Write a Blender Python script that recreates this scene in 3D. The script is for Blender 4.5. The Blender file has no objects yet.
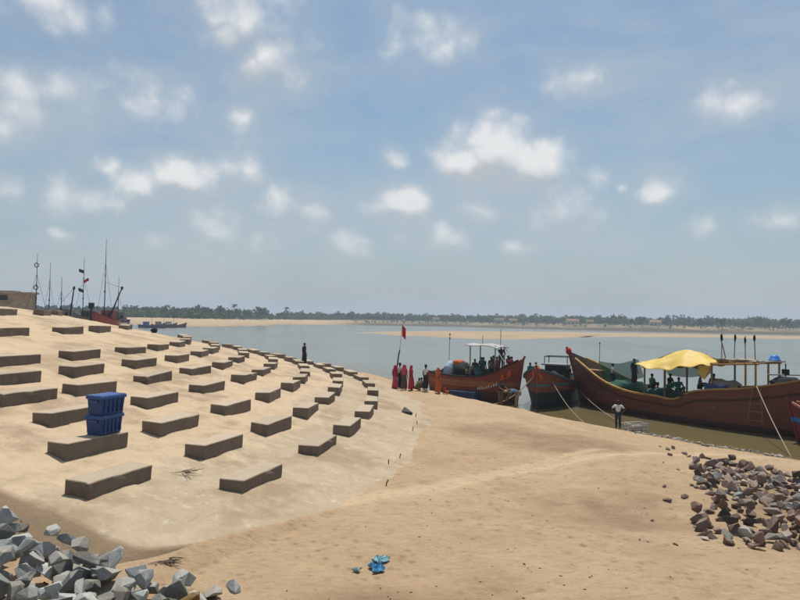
import bpy, bmesh, math, random
import numpy as np
from mathutils import Vector, Matrix
from mathutils.noise import noise as mnoise

R = math.radians
rnd = random.Random(7)
scene = bpy.context.scene
C = scene.collection

# ------------------------------------------------------------------ camera
F = 665.0                                   # focal length in pixels of an 800 px wide picture
ROLL, PITCH = R(1.0), R(1.72)
EYE = Vector((0, 0, 5.5))
FW = Vector((0, math.cos(PITCH), math.sin(PITCH)))
UP0 = Vector((0, -math.sin(PITCH), math.cos(PITCH)))
RC = Vector((1, 0, 0)) * math.cos(ROLL) + UP0 * math.sin(ROLL)
UC = UP0 * math.cos(ROLL) - Vector((1, 0, 0)) * math.sin(ROLL)
cam = bpy.data.cameras.new('camera'); camo = bpy.data.objects.new('camera', cam); C.objects.link(camo)
cam.sensor_width = 36; cam.lens = 36 * F / 800; cam.clip_start = 0.1; cam.clip_end = 20000
m = Matrix((RC, UC, -FW)).transposed().to_4x4(); m.translation = EYE
camo.matrix_world = m
scene.camera = camo

# ------------------------------------------------------------------ sky and sun
SUN_EL, SUN_AZ = R(70), R(8)                # azimuth from +Y towards +X
world = bpy.data.worlds.new('World'); scene.world = world; world.use_nodes = True
world.cycles.sampling_method = 'MANUAL'; world.cycles.sample_map_resolution = 256
SKY_STRENGTH = 0.1
sun = bpy.data.lights.new('sun', 'SUN'); sun.energy = 4.3; sun.angle = R(0.6); sun.color = (1, .955, .88)
suno = bpy.data.objects.new('sun', sun); C.objects.link(suno)
sd = Vector((math.sin(SUN_AZ) * math.cos(SUN_EL), math.cos(SUN_AZ) * math.cos(SUN_EL), math.sin(SUN_EL)))
suno.rotation_euler = sd.to_track_quat('Z', 'Y').to_euler(); suno.location = sd * 100
vs = scene.view_settings
vs.view_transform = 'Standard'; vs.look = 'None'; vs.exposure = 0.0; vs.gamma = 1.0; vs.use_curve_mapping = False

def pxdir(x, y):
    d = FW + RC * ((x - 400) / F) + UC * ((300 - y) / F)
    return d
def ang(x, y):
    d = pxdir(x, y).normalized()
    return math.atan2(d.x, d.y), math.asin(d.z)

def build_sky():
    nt = world.node_tree; N = nt.nodes; L = nt.links; N.clear()
    def nd(t, **k):
        n = N.new(t)
        for a, b in k.items(): setattr(n, a, b)
        return n
    def put(sock, v):
        if isinstance(v, bpy.types.NodeSocket): L.new(v, sock)
        else: sock.default_value = v
    def M(op, a, b=0.0, c=0.0, clamp=False):
        n = nd('ShaderNodeMath', operation=op, use_clamp=clamp)
        put(n.inputs[0], a); put(n.inputs[1], b); put(n.inputs[2], c); return n.outputs[0]
    def V(op, a, b=(0, 0, 0), c=(0, 0, 0)):
        n = nd('ShaderNodeVectorMath', operation=op)
        put(n.inputs[0], a); put(n.inputs[1], b); put(n.inputs[2], c)
        return n.outputs['Value'] if op in ('LENGTH', 'DOT_PRODUCT') else n.outputs[0]
    def noise(vec, scale, detail, rough=.55, col=False):
        n = nd('ShaderNodeTexNoise'); put(n.inputs['Vector'], vec); n.inputs['Scale'].default_value = scale
        n.inputs['Detail'].default_value = detail; n.inputs['Roughness'].default_value = rough
        return n.outputs['Color' if col else 'Fac']
    def sstep(v, a, b):
        n = nd('ShaderNodeMapRange', interpolation_type='SMOOTHSTEP')
        put(n.inputs[0], v); n.inputs[1].default_value = a; n.inputs[2].default_value = b
        return n.outputs[0]
    def mix(f, a, b):
        n = nd('ShaderNodeMix', data_type='RGBA'); put(n.inputs[0], f); put(n.inputs[6], a); put(n.inputs[7], b)
        return n.outputs[2]
    g = nd('ShaderNodeTexCoord').outputs['Generated']
    sep = nd('ShaderNodeSeparateXYZ'); L.new(g, sep.inputs[0])
    az = M('ARCTAN2', sep.outputs[0], sep.outputs[1]); el = M('ARCSINE', sep.outputs[2])
    cb = nd('ShaderNodeCombineXYZ'); L.new(az, cb.inputs[0]); L.new(el, cb.inputs[1])
    P = cb.outputs[0]
    sky = nd('ShaderNodeTexSky', sky_type='NISHITA', sun_disc=False, sun_elevation=SUN_EL, sun_rotation=SUN_AZ,
             altitude=0, air_density=1.0, dust_density=2.2, ozone_density=1.6)
    # (x, y, rx, ry, weight) of the cumulus clouds, picture pixels turned into sky angles
    clouds = [(35, 4, 60, 22, .62), (243, 22, 58, 46, .76), (264, 60, 48, 38, .8), (150, 97, 50, 26, .58), (62, 90, 34, 26, .58),
              (8, 100, 30, 36, .56), (240, 117, 17, 15, .62), (425, 42, 42, 30, .64), (465, 36, 18, 20, .5), (572, 76, 28, 15, .62),
              (727, 104, 36, 15, .62), (494, 150, 52, 42, 1.1), (532, 160, 44, 30, 1.0), (466, 160, 36, 28, 1.05), (393, 163, 15, 12, .66),
              (402, 206, 38, 28, 1.0), (484, 207, 24, 14, .66), (180, 178, 34, 26, 1.0), (146, 186, 30, 22, .95), (112, 170, 18, 13, .64),
              (64, 190, 24, 22, .58), (218, 232, 30, 26, .66), (350, 248, 24, 18, .7), (446, 240, 20, 18, .7), (566, 208, 40, 34, .72),
              (658, 193, 20, 17, .78), (627, 187, 9, 7, .74), (776, 216, 30, 13, .8), (706, 231, 16, 15, .6), (62, 234, 11, 7, .7),
              (8, 188, 15, 17, .58), (240, 168, 32, 28, .66), (152, 246, 22, 9, .56), (520, 245, 18, 9, .62), (398, 241, 16, 8, .6),
              (285, 205, 30, 22, .56), (600, 180, 22, 16, .5), (320, 215, 14, 10, .5), (260, 240, 30, 14, .56), (105, 200, 26, 14, .6)]
    w1 = V('MULTIPLY_ADD', V('SUBTRACT', noise(g, 9, 4, .55, True), (.5, .5, .5)), (.075, .055, 0), P)
    def field(P0, wmin=0.0):
        acc = None
        for x, y, rx, ry, w in clouds:
            if w < wmin: continue
            a, e = ang(x, y); sx, sy = F / rx / 1.2, F / ry / 1.2
            d = V('LENGTH', V('MULTIPLY_ADD', P0, (sx, sy, 0), (-a * sx, -e * sy, 0)))
            v = M('MULTIPLY_ADD', d, -w, w)
            acc = v if acc is None else M('SMOOTH_MAX', acc, v, .12)
        return acc
    n2 = noise(g, 13, 9, .64)
    n3 = noise(g, 46, 6, .6)
    # clouds of the same kind over the rest of the sky, beyond the picture
    out = M('MAXIMUM', sstep(M('ABSOLUTE', az), .62, .85), sstep(el, .5, .75))
    gen = M('MULTIPLY', M('SUBTRACT', noise(g, 4.2, 5, .5), .52), 3.2)
    gen = M('SUBTRACT', gen, M('MULTIPLY', M('SUBTRACT', 1.0, out), 3.0))
    base = M('MAXIMUM', field(w1), gen)
    vo = nd('ShaderNodeTexVoronoi', feature='SMOOTH_F1'); vo.inputs['Scale'].default_value = 27; vo.inputs['Smoothness'].default_value = .35
    L.new(V('MULTIPLY_ADD', noise(g, 20, 3, .5, True), (.05, .05, .05), g), vo.inputs['Vector'])
    billow = M('MULTIPLY', M('SUBTRACT', .46, vo.outputs['Distance']), .55)
    base = M('ADD', base, 0.0)
    dens = M('ADD', M('ADD', base, billow), M('ADD', M('MULTIPLY', M('SUBTRACT', n2, .5), .85), M('MULTIPLY', M('SUBTRACT', n3, .5), .42)))
    alpha = sstep(dens, .03, .42)
    # light falls on the clouds from above: compare with the density a little higher up
    up = M('MAXIMUM', field(V('ADD', w1, (.004, .030, 0)), .65), gen)
    lit = sstep(M('ADD', M('SUBTRACT', base, up), M('MULTIPLY_ADD', M('SUBTRACT', n2, .5), .5, M('MULTIPLY', billow, .5))), -.30, .36)
    thick = sstep(dens, .25, .85)
    k = 1 / SKY_STRENGTH
    shade = (.50 * k, .525 * k, .55 * k, 1); bright = (.86 * k, .86 * k, .85 * k, 1)
    ccol = mix(lit, shade, bright)
    # the hot season's milky air: paler and greyer towards the horizon
    tint = nd('ShaderNodeMix', data_type='RGBA', blend_type='MULTIPLY'); tint.inputs[0].default_value = 1.0
    L.new(sky.outputs[0], tint.inputs[6]); tint.inputs[7].default_value = (.80, .98, 1.0, 1)
    veil = M('POWER', M('SUBTRACT', 1.0, M('ABSOLUTE', sep.outputs[2]), clamp=True), 5.5)
    base_sky = mix(M('MULTIPLY', veil, .8), tint.outputs[2], (.45 * k, .50 * k, .545 * k, 1))
    thin = M('MULTIPLY', sstep(noise(V('MULTIPLY', g, (1, 1, 3.2)), 2.8, 8, .64), .38, .70), .46)
    base_sky = mix(thin, base_sky, (.50 * k, .55 * k, .59 * k, 1))
    fade = sstep(el, .015, .22)                    # far clouds low down dissolve in the air
    a2 = M('MULTIPLY', alpha, M('MULTIPLY_ADD', fade, .60, .28))
    a2 = M('MULTIPLY', a2, M('MULTIPLY_ADD', thick, .74, .26))
    halo = M('MULTIPLY', sstep(M('ADD', base, M('MULTIPLY', M('SUBTRACT', n2, .5), 1.6)), -.7, .5), .30)
    final = mix(a2, mix(halo, base_sky, (.53 * k, .56 * k, .58 * k, 1)), ccol)
    bg = nd('ShaderNodeBackground'); L.new(final, bg.inputs[0]); bg.inputs[1].default_value = SKY_STRENGTH
    o = nd('ShaderNodeOutputWorld'); L.new(bg.outputs[0], o.inputs[0])
build_sky()

# ------------------------------------------------------------------ helpers
def onz(x, y, z=0.0):
    d = pxdir(x, y); t = (z - EYE.z) / d.z
    return EYE + d * t
def on_depth(x, y, depth):
    d = pxdir(x, y); return EYE + d * (depth / d.y)

def tag(o, label=None, cat=None, group=None, kind=None):
    if label: o['label'] = label
    if cat: o['category'] = cat
    if group: o['group'] = group
    if kind: o['kind'] = kind
    return o
def obj(name, me, parent=None, mat=None, loc=None, rot=None):
    o = bpy.data.objects.new(name, me); C.objects.link(o)
    if mat is not None and me is not None and not me.materials: me.materials.append(mat)
    if parent: o.parent = parent
    if loc is not None: o.location = loc
    if rot is not None: o.rotation_euler = rot
    return o
def empty(name, loc=(0, 0, 0), rz=0, **k):
    o = bpy.data.objects.new(name, None); C.objects.link(o); o.location = loc; o.rotation_euler = (0, 0, rz)
    o.empty_display_size = .3
    tag(o, **k); return o
def from_py(name, v, f, smooth=False):
    me = bpy.data.meshes.new(name); me.from_pydata([tuple(p) for p in v], [], f); me.update()
    if smooth: me.polygons.foreach_set('use_smooth', [True] * len(me.polygons))
    return me
class MB:
    """collects simple shapes and links them as one mesh"""
    def __init__(s): s.v = []; s.f = []
    def add(s, v, f):
        n = len(s.v); s.v += [tuple(p) for p in v]; s.f += [tuple(i + n for i in q) for q in f]; return s
    def box(s, x0, x1, y0, y1, z0, z1, M=None):
        v = [Vector(p) for p in ((x0, y0, z0), (x1, y0, z0), (x1, y1, z0), (x0, y1, z0), (x0, y0, z1), (x1, y0, z1), (x1, y1, z1), (x0, y1, z1))]
        if M: v = [M @ p for p in v]
        return s.add(v, [(0, 3, 2, 1), (4, 5, 6, 7), (0, 1, 5, 4), (1, 2, 6, 5), (2, 3, 7, 6), (3, 0, 4, 7)])
    def tube(s, pts, r, n=6, r1=None, cap=True):
        pts = [Vector(p) for p in pts]; k = len(pts); rings = []
        ref = None
        for i, p in enumerate(pts):
            d = (pts[min(i + 1, k - 1)] - pts[max(i - 1, 0)]).normalized()
            if ref is None: ref = d.orthogonal().normalized()
            ref = (ref - d * ref.dot(d));
            ref = ref.normalized() if ref.length > 1e-5 else d.orthogonal().normalized()
            b = d.cross(ref); rr = r if r1 is None else r + (r1 - r) * i / max(1, k - 1)
            if isinstance(r, (list, tuple)): rr = r[i]
            rings.append([p + ref * (math.cos(2 * math.pi * j / n) * rr) + b * (math.sin(2 * math.pi * j / n) * rr) for j in range(n)])
        v = [q for g in rings for q in g]; f = []
        for i in range(k - 1):
            for j in range(n):
                f.append((i * n + j, i * n + (j + 1) % n, (i + 1) * n + (j + 1) % n, (i + 1) * n + j))
        if cap: f += [tuple(range(n - 1, -1, -1)), tuple((k - 1) * n + j for j in range(n))]
        return s.add(v, f)
    def loft(s, rings, cap=True):
        n = len(rings[0]); v = [q for g in rings for q in g]; f = []
        for i in range(len(rings) - 1):
            for j in range(n): f.append((i * n + j, i * n + (j + 1) % n, (i + 1) * n + (j + 1) % n, (i + 1) * n + j))
        if cap: f += [tuple(range(n - 1, -1, -1)), tuple((len(rings) - 1) * n + j for j in range(n))]
        return s.add(v, f)
    def blob(s, c, r, seed=0, sub=2, amp=.25, fr=1.6):
        bm = bmesh.new(); bmesh.ops.create_icosphere(bm, subdivisions=sub, radius=1)
        v = []
        for q in bm.verts:
            k = 1 + amp * mnoise(q.co * fr + Vector((seed * 3.1, seed * 1.7, 0)))
            v.append(Vector((c[0] + q.co.x * r[0] * k, c[1] + q.co.y * r[1] * k, c[2] + q.co.z * r[2] * k)))
        bm.verts.ensure_lookup_table(); f = [tuple(x.index for x in p.verts) for p in bm.faces]; bm.free()
        return s.add(v, f)
    def mesh(s, name, smooth=False): return from_py(name, s.v, s.f, smooth)
    def build(s, name, mat, parent=None, smooth=False, loc=None, rot=None): return obj(name, s.mesh(name, smooth), parent, mat, loc, rot)

def copy_tree(o, parent=None):
    c = o.copy(); C.objects.link(c); c.parent = parent
    for ch in list(o.children):
        copy_tree(ch, c)
    return c

# ------------------------------------------------------------------ materials
MATS = {}
def mat(name, c1, c2=None, rough=.8, scale=6.0, detail=5, bump=0.0, bscale=None, spec=.3, rand=0.0, coord='Object', metal=0.0, contrast=(.3, .7)):
    if name in MATS: return MATS[name]
    ma = bpy.data.materials.new(name); ma.use_nodes = True; nt = ma.node_tree; N = nt.nodes; L = nt.links
    b = N['Principled BSDF']; b.inputs['Roughness'].default_value = rough; b.inputs['Specular IOR Level'].default_value = spec
    b.inputs['Metallic'].default_value = metal
    tc = N.new('ShaderNodeTexCoord').outputs[coord]
    no = N.new('ShaderNodeTexNoise'); no.inputs['Scale'].default_value = scale; no.inputs['Detail'].default_value = detail; no.inputs['Roughness'].default_value = .62
    L.new(tc, no.inputs['Vector'])
    mr = N.new('ShaderNodeMapRange'); mr.inputs[1].default_value = contrast[0]; mr.inputs[2].default_value = contrast[1]; L.new(no.outputs[0], mr.inputs[0])
    mx = N.new('ShaderNodeMix'); mx.data_type = 'RGBA'; L.new(mr.outputs[0], mx.inputs[0])
    c2 = c2 or tuple(x * .7 for x in c1)
    mx.inputs[6].default_value = (*c1, 1); mx.inputs[7].default_value = (*c2, 1)
    out = mx.outputs[2]
    if rand:
        oi = N.new('ShaderNodeObjectInfo'); hs = N.new('ShaderNodeHueSaturation')
        r2 = N.new('ShaderNodeMapRange'); r2.inputs[3].default_value = 1 - rand; r2.inputs[4].default_value = 1 + rand
        L.new(oi.outputs['Random'], r2.inputs[0]); L.new(r2.outputs[0], hs.inputs['Value']); L.new(out, hs.inputs['Color']); out = hs.outputs[0]
    L.new(out, b.inputs['Base Color'])
    if bump:
        bn = N.new('ShaderNodeTexNoise'); bn.inputs['Scale'].default_value = bscale or scale * 4; bn.inputs['Detail'].default_value = 6; L.new(tc, bn.inputs['Vector'])
        bp = N.new('ShaderNodeBump'); bp.inputs['Strength'].default_value = bump; bp.inputs['Distance'].default_value = .03
        L.new(bn.outputs[0], bp.inputs['Height']); L.new(bp.outputs[0], b.inputs['Normal'])
    MATS[name] = ma; return ma

class NT:
    """small node-writing helper for the larger materials"""
    def __init__(s, name):
        s.ma = bpy.data.materials.new(name); s.ma.use_nodes = True; s.N = s.ma.node_tree.nodes; s.L = s.ma.node_tree.links
        s.b = s.N['Principled BSDF']; s.tc = s.N.new('ShaderNodeTexCoord')
    def put(s, sock, v):
        if isinstance(v, bpy.types.NodeSocket): s.L.new(v, sock)
        else: sock.default_value = v
    def noise(s, scale, detail=5, rough=.6, vec=None, dist=0):
        n = s.N.new('ShaderNodeTexNoise'); n.inputs['Scale'].default_value = scale; n.inputs['Detail'].default_value = detail
        n.inputs['Roughness'].default_value = rough; n.inputs['Distortion'].default_value = dist
        s.L.new(vec or s.tc.outputs['Object'], n.inputs['Vector']); return n.outputs[0]
    def voro(s, scale, vec=None, feature='F1'):
        n = s.N.new('ShaderNodeTexVoronoi'); n.feature = feature; n.inputs['Scale'].default_value = scale
        s.L.new(vec or s.tc.outputs['Object'], n.inputs['Vector']); return n.outputs[0]
    def scaled(s, k, vec=None):
        n = s.N.new('ShaderNodeVectorMath'); n.operation = 'MULTIPLY'; s.L.new(vec or s.tc.outputs['Object'], n.inputs[0]); n.inputs[1].default_value = k; return n.outputs[0]
    def rng(s, v, a, b, c=0.0, d=1.0):
        n = s.N.new('ShaderNodeMapRange'); s.put(n.inputs[0], v); n.inputs[1].default_value = a; n.inputs[2].default_value = b
        n.inputs[3].default_value = c; n.inputs[4].default_value = d; return n.outputs[0]
    def m(s, op, a, b=0.0, c=0.0):
        n = s.N.new('ShaderNodeMath'); n.operation = op; s.put(n.inputs[0], a); s.put(n.inputs[1], b); s.put(n.inputs[2], c); return n.outputs[0]
    def mix(s, f, a, b):
        n = s.N.new('ShaderNodeMix'); n.data_type = 'RGBA'
        s.put(n.inputs[0], f)
        for i, v in ((6, a), (7, b)): s.put(n.inputs[i], (*v, 1) if isinstance(v, tuple) and len(v) == 3 else v)
        return n.outputs[2]
    def attr(s, name, ch=None):
        n = s.N.new('ShaderNodeAttribute'); n.attribute_name = name
        if ch is None: return n.outputs['Color']
        q = s.N.new('ShaderNodeSeparateColor'); s.L.new(n.outputs['Color'], q.inputs[0]); return q.outputs[ch]
    def bump(s, h, strength, dist, prev=None):
        n = s.N.new('ShaderNodeBump'); n.inputs['Strength'].default_value = strength; n.inputs['Distance'].default_value = dist
        s.L.new(h, n.inputs['Height'])
        if prev: s.L.new(prev, n.inputs['Normal'])
        return n.outputs[0]
    def done(s, col, rough=.9, normal=None, spec=.2):
        s.put(s.b.inputs['Base Color'], col); s.put(s.b.inputs['Roughness'], rough); s.b.inputs['Specular IOR Level'].default_value = spec
        if normal: s.L.new(normal, s.b.inputs['Normal'])
        return s.ma

def sand_material():
    t = NT('sand')
    big = t.noise(.13, 4); mid = t.noise(.9, 6, .65); fine = t.noise(14, 6, .7); grit = t.noise(70, 3, .7)
    c = t.mix(t.rng(big, .35, .65), (.485, .352, .222), (.425, .298, .18))
    c = t.mix(t.rng(mid, .40, .72, 0, .55), c, (.35, .235, .137))
    c = t.mix(t.rng(fine, .52, .78, 0, .40), c, (.24, .155, .09))
    c = t.mix(t.m('MULTIPLY', t.attr('mask', 1), t.rng(mid, .3, .6, .55, 1.0)), c, (.225, .152, .092))          # damp, trodden sand
    c = t.mix(t.m('MULTIPLY', t.attr('mask', 0), t.rng(fine, .3, .6, .5, 1.0)), c, (.56, .42, .27))       # dry wheel track
    c = t.mix(t.attr('mask', 2), c, (.15, .105, .062))                                                      # wet by the river
    pits = t.voro(2.6, t.scaled((1, 1.0, 1)))
    pm = t.m('MULTIPLY', t.rng(t.voro(3.4), .32, .08), t.rng(t.noise(.5, 4), .38, .60, .1, .8)); c = t.mix(pm, c, (.25, .168, .10))
    c = t.mix(t.rng(t.noise(5.5, 5, .7, t.scaled((.55, 1.6, 1))), .50, .70, 0, .55), c, (.27, .185, .112))
    c = t.mix(t.rng(t.noise(4.0, 5, .7), .60, .75, 0, .3), c, (.60, .46, .31))
    h = t.m('ADD', t.m('MULTIPLY', t.rng(pits, .0, .35), .35), t.m('ADD', t.m('MULTIPLY', fine, .5), t.m('ADD', t.m('MULTIPLY', mid, 1.4), t.m('MULTIPLY', grit, .12))))
    return t.done(c, .95, t.bump(h, .75, .12), .1)

def slope_material():
    t = NT('sandy_concrete')
    big = t.noise(.22, 5, .65); mid = t.noise(1.1, 6, .7); fine = t.noise(9, 6, .7)
    # object coordinates are polar here: attribute mask R = closeness to the toe, G = drift streaks, B = painted shade of the end face
    toe = t.attr('mask', 0)
    sand = t.mix(t.rng(mid, .35, .7), (.51, .388, .262), (.46, .343, .225))
    sand = t.mix(t.rng(fine, .52, .8, 0, .3), sand, (.30, .205, .12))
    conc = t.mix(t.rng(mid, .3, .7), (.45, .355, .245), (.345, .268, .18))
    conc = t.mix(t.rng(t.noise(3.2, 7, .75), .55, .72, 0, .75), conc, (.58, .50, .39))
    conc = t.mix(t.rng(fine, .55, .75, 0, .5), conc, (.20, .165, .12))
    c0 = None; f = t.rng(t.m('ADD', toe, t.m('MULTIPLY', t.m('SUBTRACT', t.m('ADD', big, mid), 1.0), 1.5)), .30, .62)
    c = t.mix(f, sand, conc)
    c = t.mix(t.m('MULTIPLY', t.attr('mask', 1), t.rng(mid, .36, .58, 0, .75)), c, (.29, .21, .135))
    c = t.mix(t.rng(t.noise(2.1, 7, .75, t.scaled((1, .5, 1)), .6), .54, .68, 0, .5), c, (.28, .21, .145))
    c = t.mix(t.attr('mask', 2), c, (.235, .163, .10))  # end face browned: its shade is painted into the dirt-coloured concrete
    h = t.m('ADD', t.m('MULTIPLY', fine, .5), t.m('MULTIPLY', mid, 1.2))
    return t.done(c, .95, t.bump(h, .45, .06), .1)

def block_material():
    t = NT('weathered_concrete')
    ge = t.N.new('ShaderNodeNewGeometry'); sx = t.N.new('ShaderNodeSeparateXYZ'); t.L.new(ge.outputs['Normal'], sx.inputs[0])
    oi = t.N.new('ShaderNodeObjectInfo')
    ad = t.N.new('ShaderNodeVectorMath'); ad.operation = 'ADD'; t.L.new(t.tc.outputs['Object'], ad.inputs[0])
    cm = t.N.new('ShaderNodeCombineXYZ'); t.L.new(t.m('MULTIPLY', oi.outputs['Random'], 90), cm.inputs[0]); t.L.new(cm.outputs[0], ad.inputs[1])
    vec = ad.outputs[0]
    mid = t.noise(2.6, 7, .7, vec); fine = t.noise(17, 6, .7, vec); streak = t.noise(5, 5, .7, t.scaled((1.4, 1.4, .25), vec))
    c = t.mix(t.rng(mid, .3, .7), (.205, .165, .13), (.135, .108, .086))
    c = t.mix(t.rng(streak, .5, .75, 0, .6), c, (.085, .068, .055))
    c = t.mix(t.rng(fine, .58, .78, 0, .6), c, (.40, .34, .27))
    c = t.mix(t.rng(oi.outputs['Random'], 0, 1, 0, .35), c, (.23, .185, .145))
    dust = t.m('MULTIPLY', t.rng(sx.outputs[2], .55, .95), t.rng(t.m('ADD', mid, t.m('MULTIPLY', fine, .5)), .36, .80, .6, 1.0))
    dust = t.m('MULTIPLY', dust, t.rng(oi.outputs['Random'], 0, 1, .7, 1.0))
    c = t.mix(t.m('MULTIPLY', dust, .88), c, (.50, .395, .285))
    pits = t.voro(26, vec)
    h = t.m('ADD', t.m('MULTIPLY', fine, .6), t.rng(pits, 0, .3, 0, .6))
    return t.done(c, .95, t.bump(h, .5, .03), .15)

def stone_material(name, ca, cb, cc, dust):
    t = NT(name)
    oi = t.N.new('ShaderNodeObjectInfo'); ge = t.N.new('ShaderNodeNewGeometry'); sx = t.N.new('ShaderNodeSeparateXYZ'); t.L.new(ge.outputs['Normal'], sx.inputs[0])
    mid = t.noise(3.0, 6, .7); fine = t.noise(16, 7, .75)
    c = t.mix(t.rng(mid, .3, .7), ca, cb)
    c = t.mix(t.rng(fine, .5, .75, 0, .6), c, cc)
    hs = t.N.new('ShaderNodeHueSaturation'); t.L.new(t.rng(oi.outputs['Random'], 0, 1, .42, 1.55), hs.inputs['Value'])
    t.L.new(t.rng(t.m('FRACT', t.m('MULTIPLY', oi.outputs['Random'], 7.3)), 0, 1, .7, 1.4), hs.inputs['Saturation']); t.L.new(c, hs.inputs['Color'])
    c = t.mix(t.m('MULTIPLY', t.rng(sx.outputs[2], .5, 1.0, 0, dust), t.rng(mid, .35, .65)), hs.outputs[0], (.47, .40, .31))
    return t.done(c, .9, t.bump(t.m('ADD', fine, t.m('MULTIPLY', mid, 1.5)), .5, .03), .25)

def water_material():
    t = NT('river_water')
    vec = t.tc.outputs['Object']
    shore = t.attr('mask', 0)
    n1 = t.noise(1.1, 4, .6, t.scaled((1, .55, 1))); n2 = t.noise(.22, 4, .6, t.scaled((1, .35, 1))); n3 = t.noise(5, 3, .6); n4 = t.noise(.018, 5, .6, t.scaled((1, .25, 1)))
    c = t.mix(t.rng(n4, .35, .65), (.150, .150, .120), (.118, .125, .105))
    c = t.mix(shore, c, (.135, .105, .045))
    h = t.m('ADD', t.m('MULTIPLY', n1, .6), t.m('ADD', t.m('MULTIPLY', n2, 1.6), t.m('MULTIPLY', n3, .12)))
    t.b.inputs['IOR'].default_value = 1.33
    return t.done(c, t.rng(n4, .3, .7, .13, .26), t.bump(h, .38, .12), .5)

SAND = sand_material(); SLOPE = slope_material(); BLOCK = block_material(); WATER = water_material()
STONE_L = stone_material('quarry_stone_grey', (.33, .345, .335), (.20, .212, .21), (.46, .455, .42), .8)
STONE_R = stone_material('quarry_stone_brown', (.205, .15, .125), (.135, .10, .086), (.28, .225, .19), .3)
STONE_G = stone_material('quarry_stone_pale', (.30, .28, .245), (.22, .205, .18), (.38, .35, .30), .3)
STONE_T = stone_material('sandstone_tan', (.36, .25, .13), (.27, .17, .08), (.42, .31, .18), .3)
STONE_D = stone_material('dark_stone', (.06, .062, .062), (.045, .045, .045), (.12, .12, .12), .1)

# ------------------------------------------------------------------ land shape
CX, CY, CR, CK, CZ = -56.65, 31.55, 55.68, .2024, 1.5        # the conical head of the embankment
PLATEAU = 6.15
def vnoise(x, y, seed=0):
    xi = np.floor(x).astype(np.int64); yi = np.floor(y).astype(np.int64); fx = x - xi; fy = y - yi
    def h(a, b):
        n = (a * 374761393 + b * 668265263 + seed * 974711) & 0x7fffffff
        n = ((n ^ (n >> 13)) * 1274126177) & 0x7fffffff
        return ((n ^ (n >> 16)) & 0xffff) / 65535.0
    u = fx * fx * (3 - 2 * fx); v = fy * fy * (3 - 2 * fy)
    return (h(xi, yi) * (1 - u) + h(xi + 1, yi) * u) * (1 - v) + (h(xi, yi + 1) * (1 - u) + h(xi + 1, yi + 1) * u) * v - .5
def fbm(x, y, sc, octv=4, seed=0):
    a = 0; k = 1.0
    for i in range(octv):
        a = a + k * vnoise(x * sc, y * sc, seed + i); sc *= 2.03; k *= .52
    return a
def sst(x, a, b):
    t = np.clip((x - a) / (b - a), 0, 1); return t * t * (3 - 2 * t)
SHORE = [(400, -300), (120, -60), (60, -10), (30, 13), (21, 22.2), (16.7, 27.7), (15.7, 29.1), (14.6, 30.3), (13.5, 32.0), (12.3, 33.8), (10.6, 36.4), (8.6, 39.0),
         (5.8, 41.9), (3.4, 44.6), (2.2, 48), (1.2, 52), (-1.5, 58), (-6, 66), (-14, 76), (-24, 88), (-36, 106), (-46, 128), (-62, 152), (-120, 172), (-500, 180)]
LAND = SHORE + [(-500, -400), (400, -400)]
def seg_dist(x, y, pts):
    d = np.full(x.shape, 1e9)
    for (x0, y0), (x1, y1) in zip(pts[:-1], pts[1:]):
        dx, dy = x1 - x0, y1 - y0; t = np.clip(((x - x0) * dx + (y - y0) * dy) / (dx * dx + dy * dy), 0, 1)
        d = np.minimum(d, np.hypot(x - x0 - t * dx, y - y0 - t * dy))
    return d
def inside(x, y, poly):
    c = np.zeros(x.shape, bool); n = len(poly)
    for i in range(n):
        x0, y0 = poly[i]; x1, y1 = poly[(i + 1) % n]
        if y0 == y1: continue
        c ^= ((y0 > y) != (y1 > y)) & (x < (x1 - x0) * (y - y0) / (y1 - y0) + x0)
    return c
def shore_s(x, y):
    d = seg_dist(x, y, SHORE); return np.where(inside(x, y, LAND), d, -d)
def cone(x, y):
    r = np.hypot(x - CX, y - CY); z = CZ + CK * (CR - r)
    e = PLATEAU - z
    return np.where(e > 1, z, PLATEAU - .5 * (np.sqrt(e * e + .5) + e) + .11), r
CUT = -.362                                                      # direction in which the paved slope ends
def cut_at(r): return CUT + .10 * sst(r, 55.6, 58.4)
TRACK_PX = [(225, 522), (300, 513), (380, 500), (470, 482), (560, 463), (640, 450), (760, 436)]
TRACK = [tuple(onz(a, b, 1.05)[:2]) for a, b in TRACK_PX]
TRACK2 = [tuple(onz(a, b, 1.05)[:2]) for a, b in [(250, 512), (340, 503), (420, 487), (520, 466), (600, 449)]]
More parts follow.
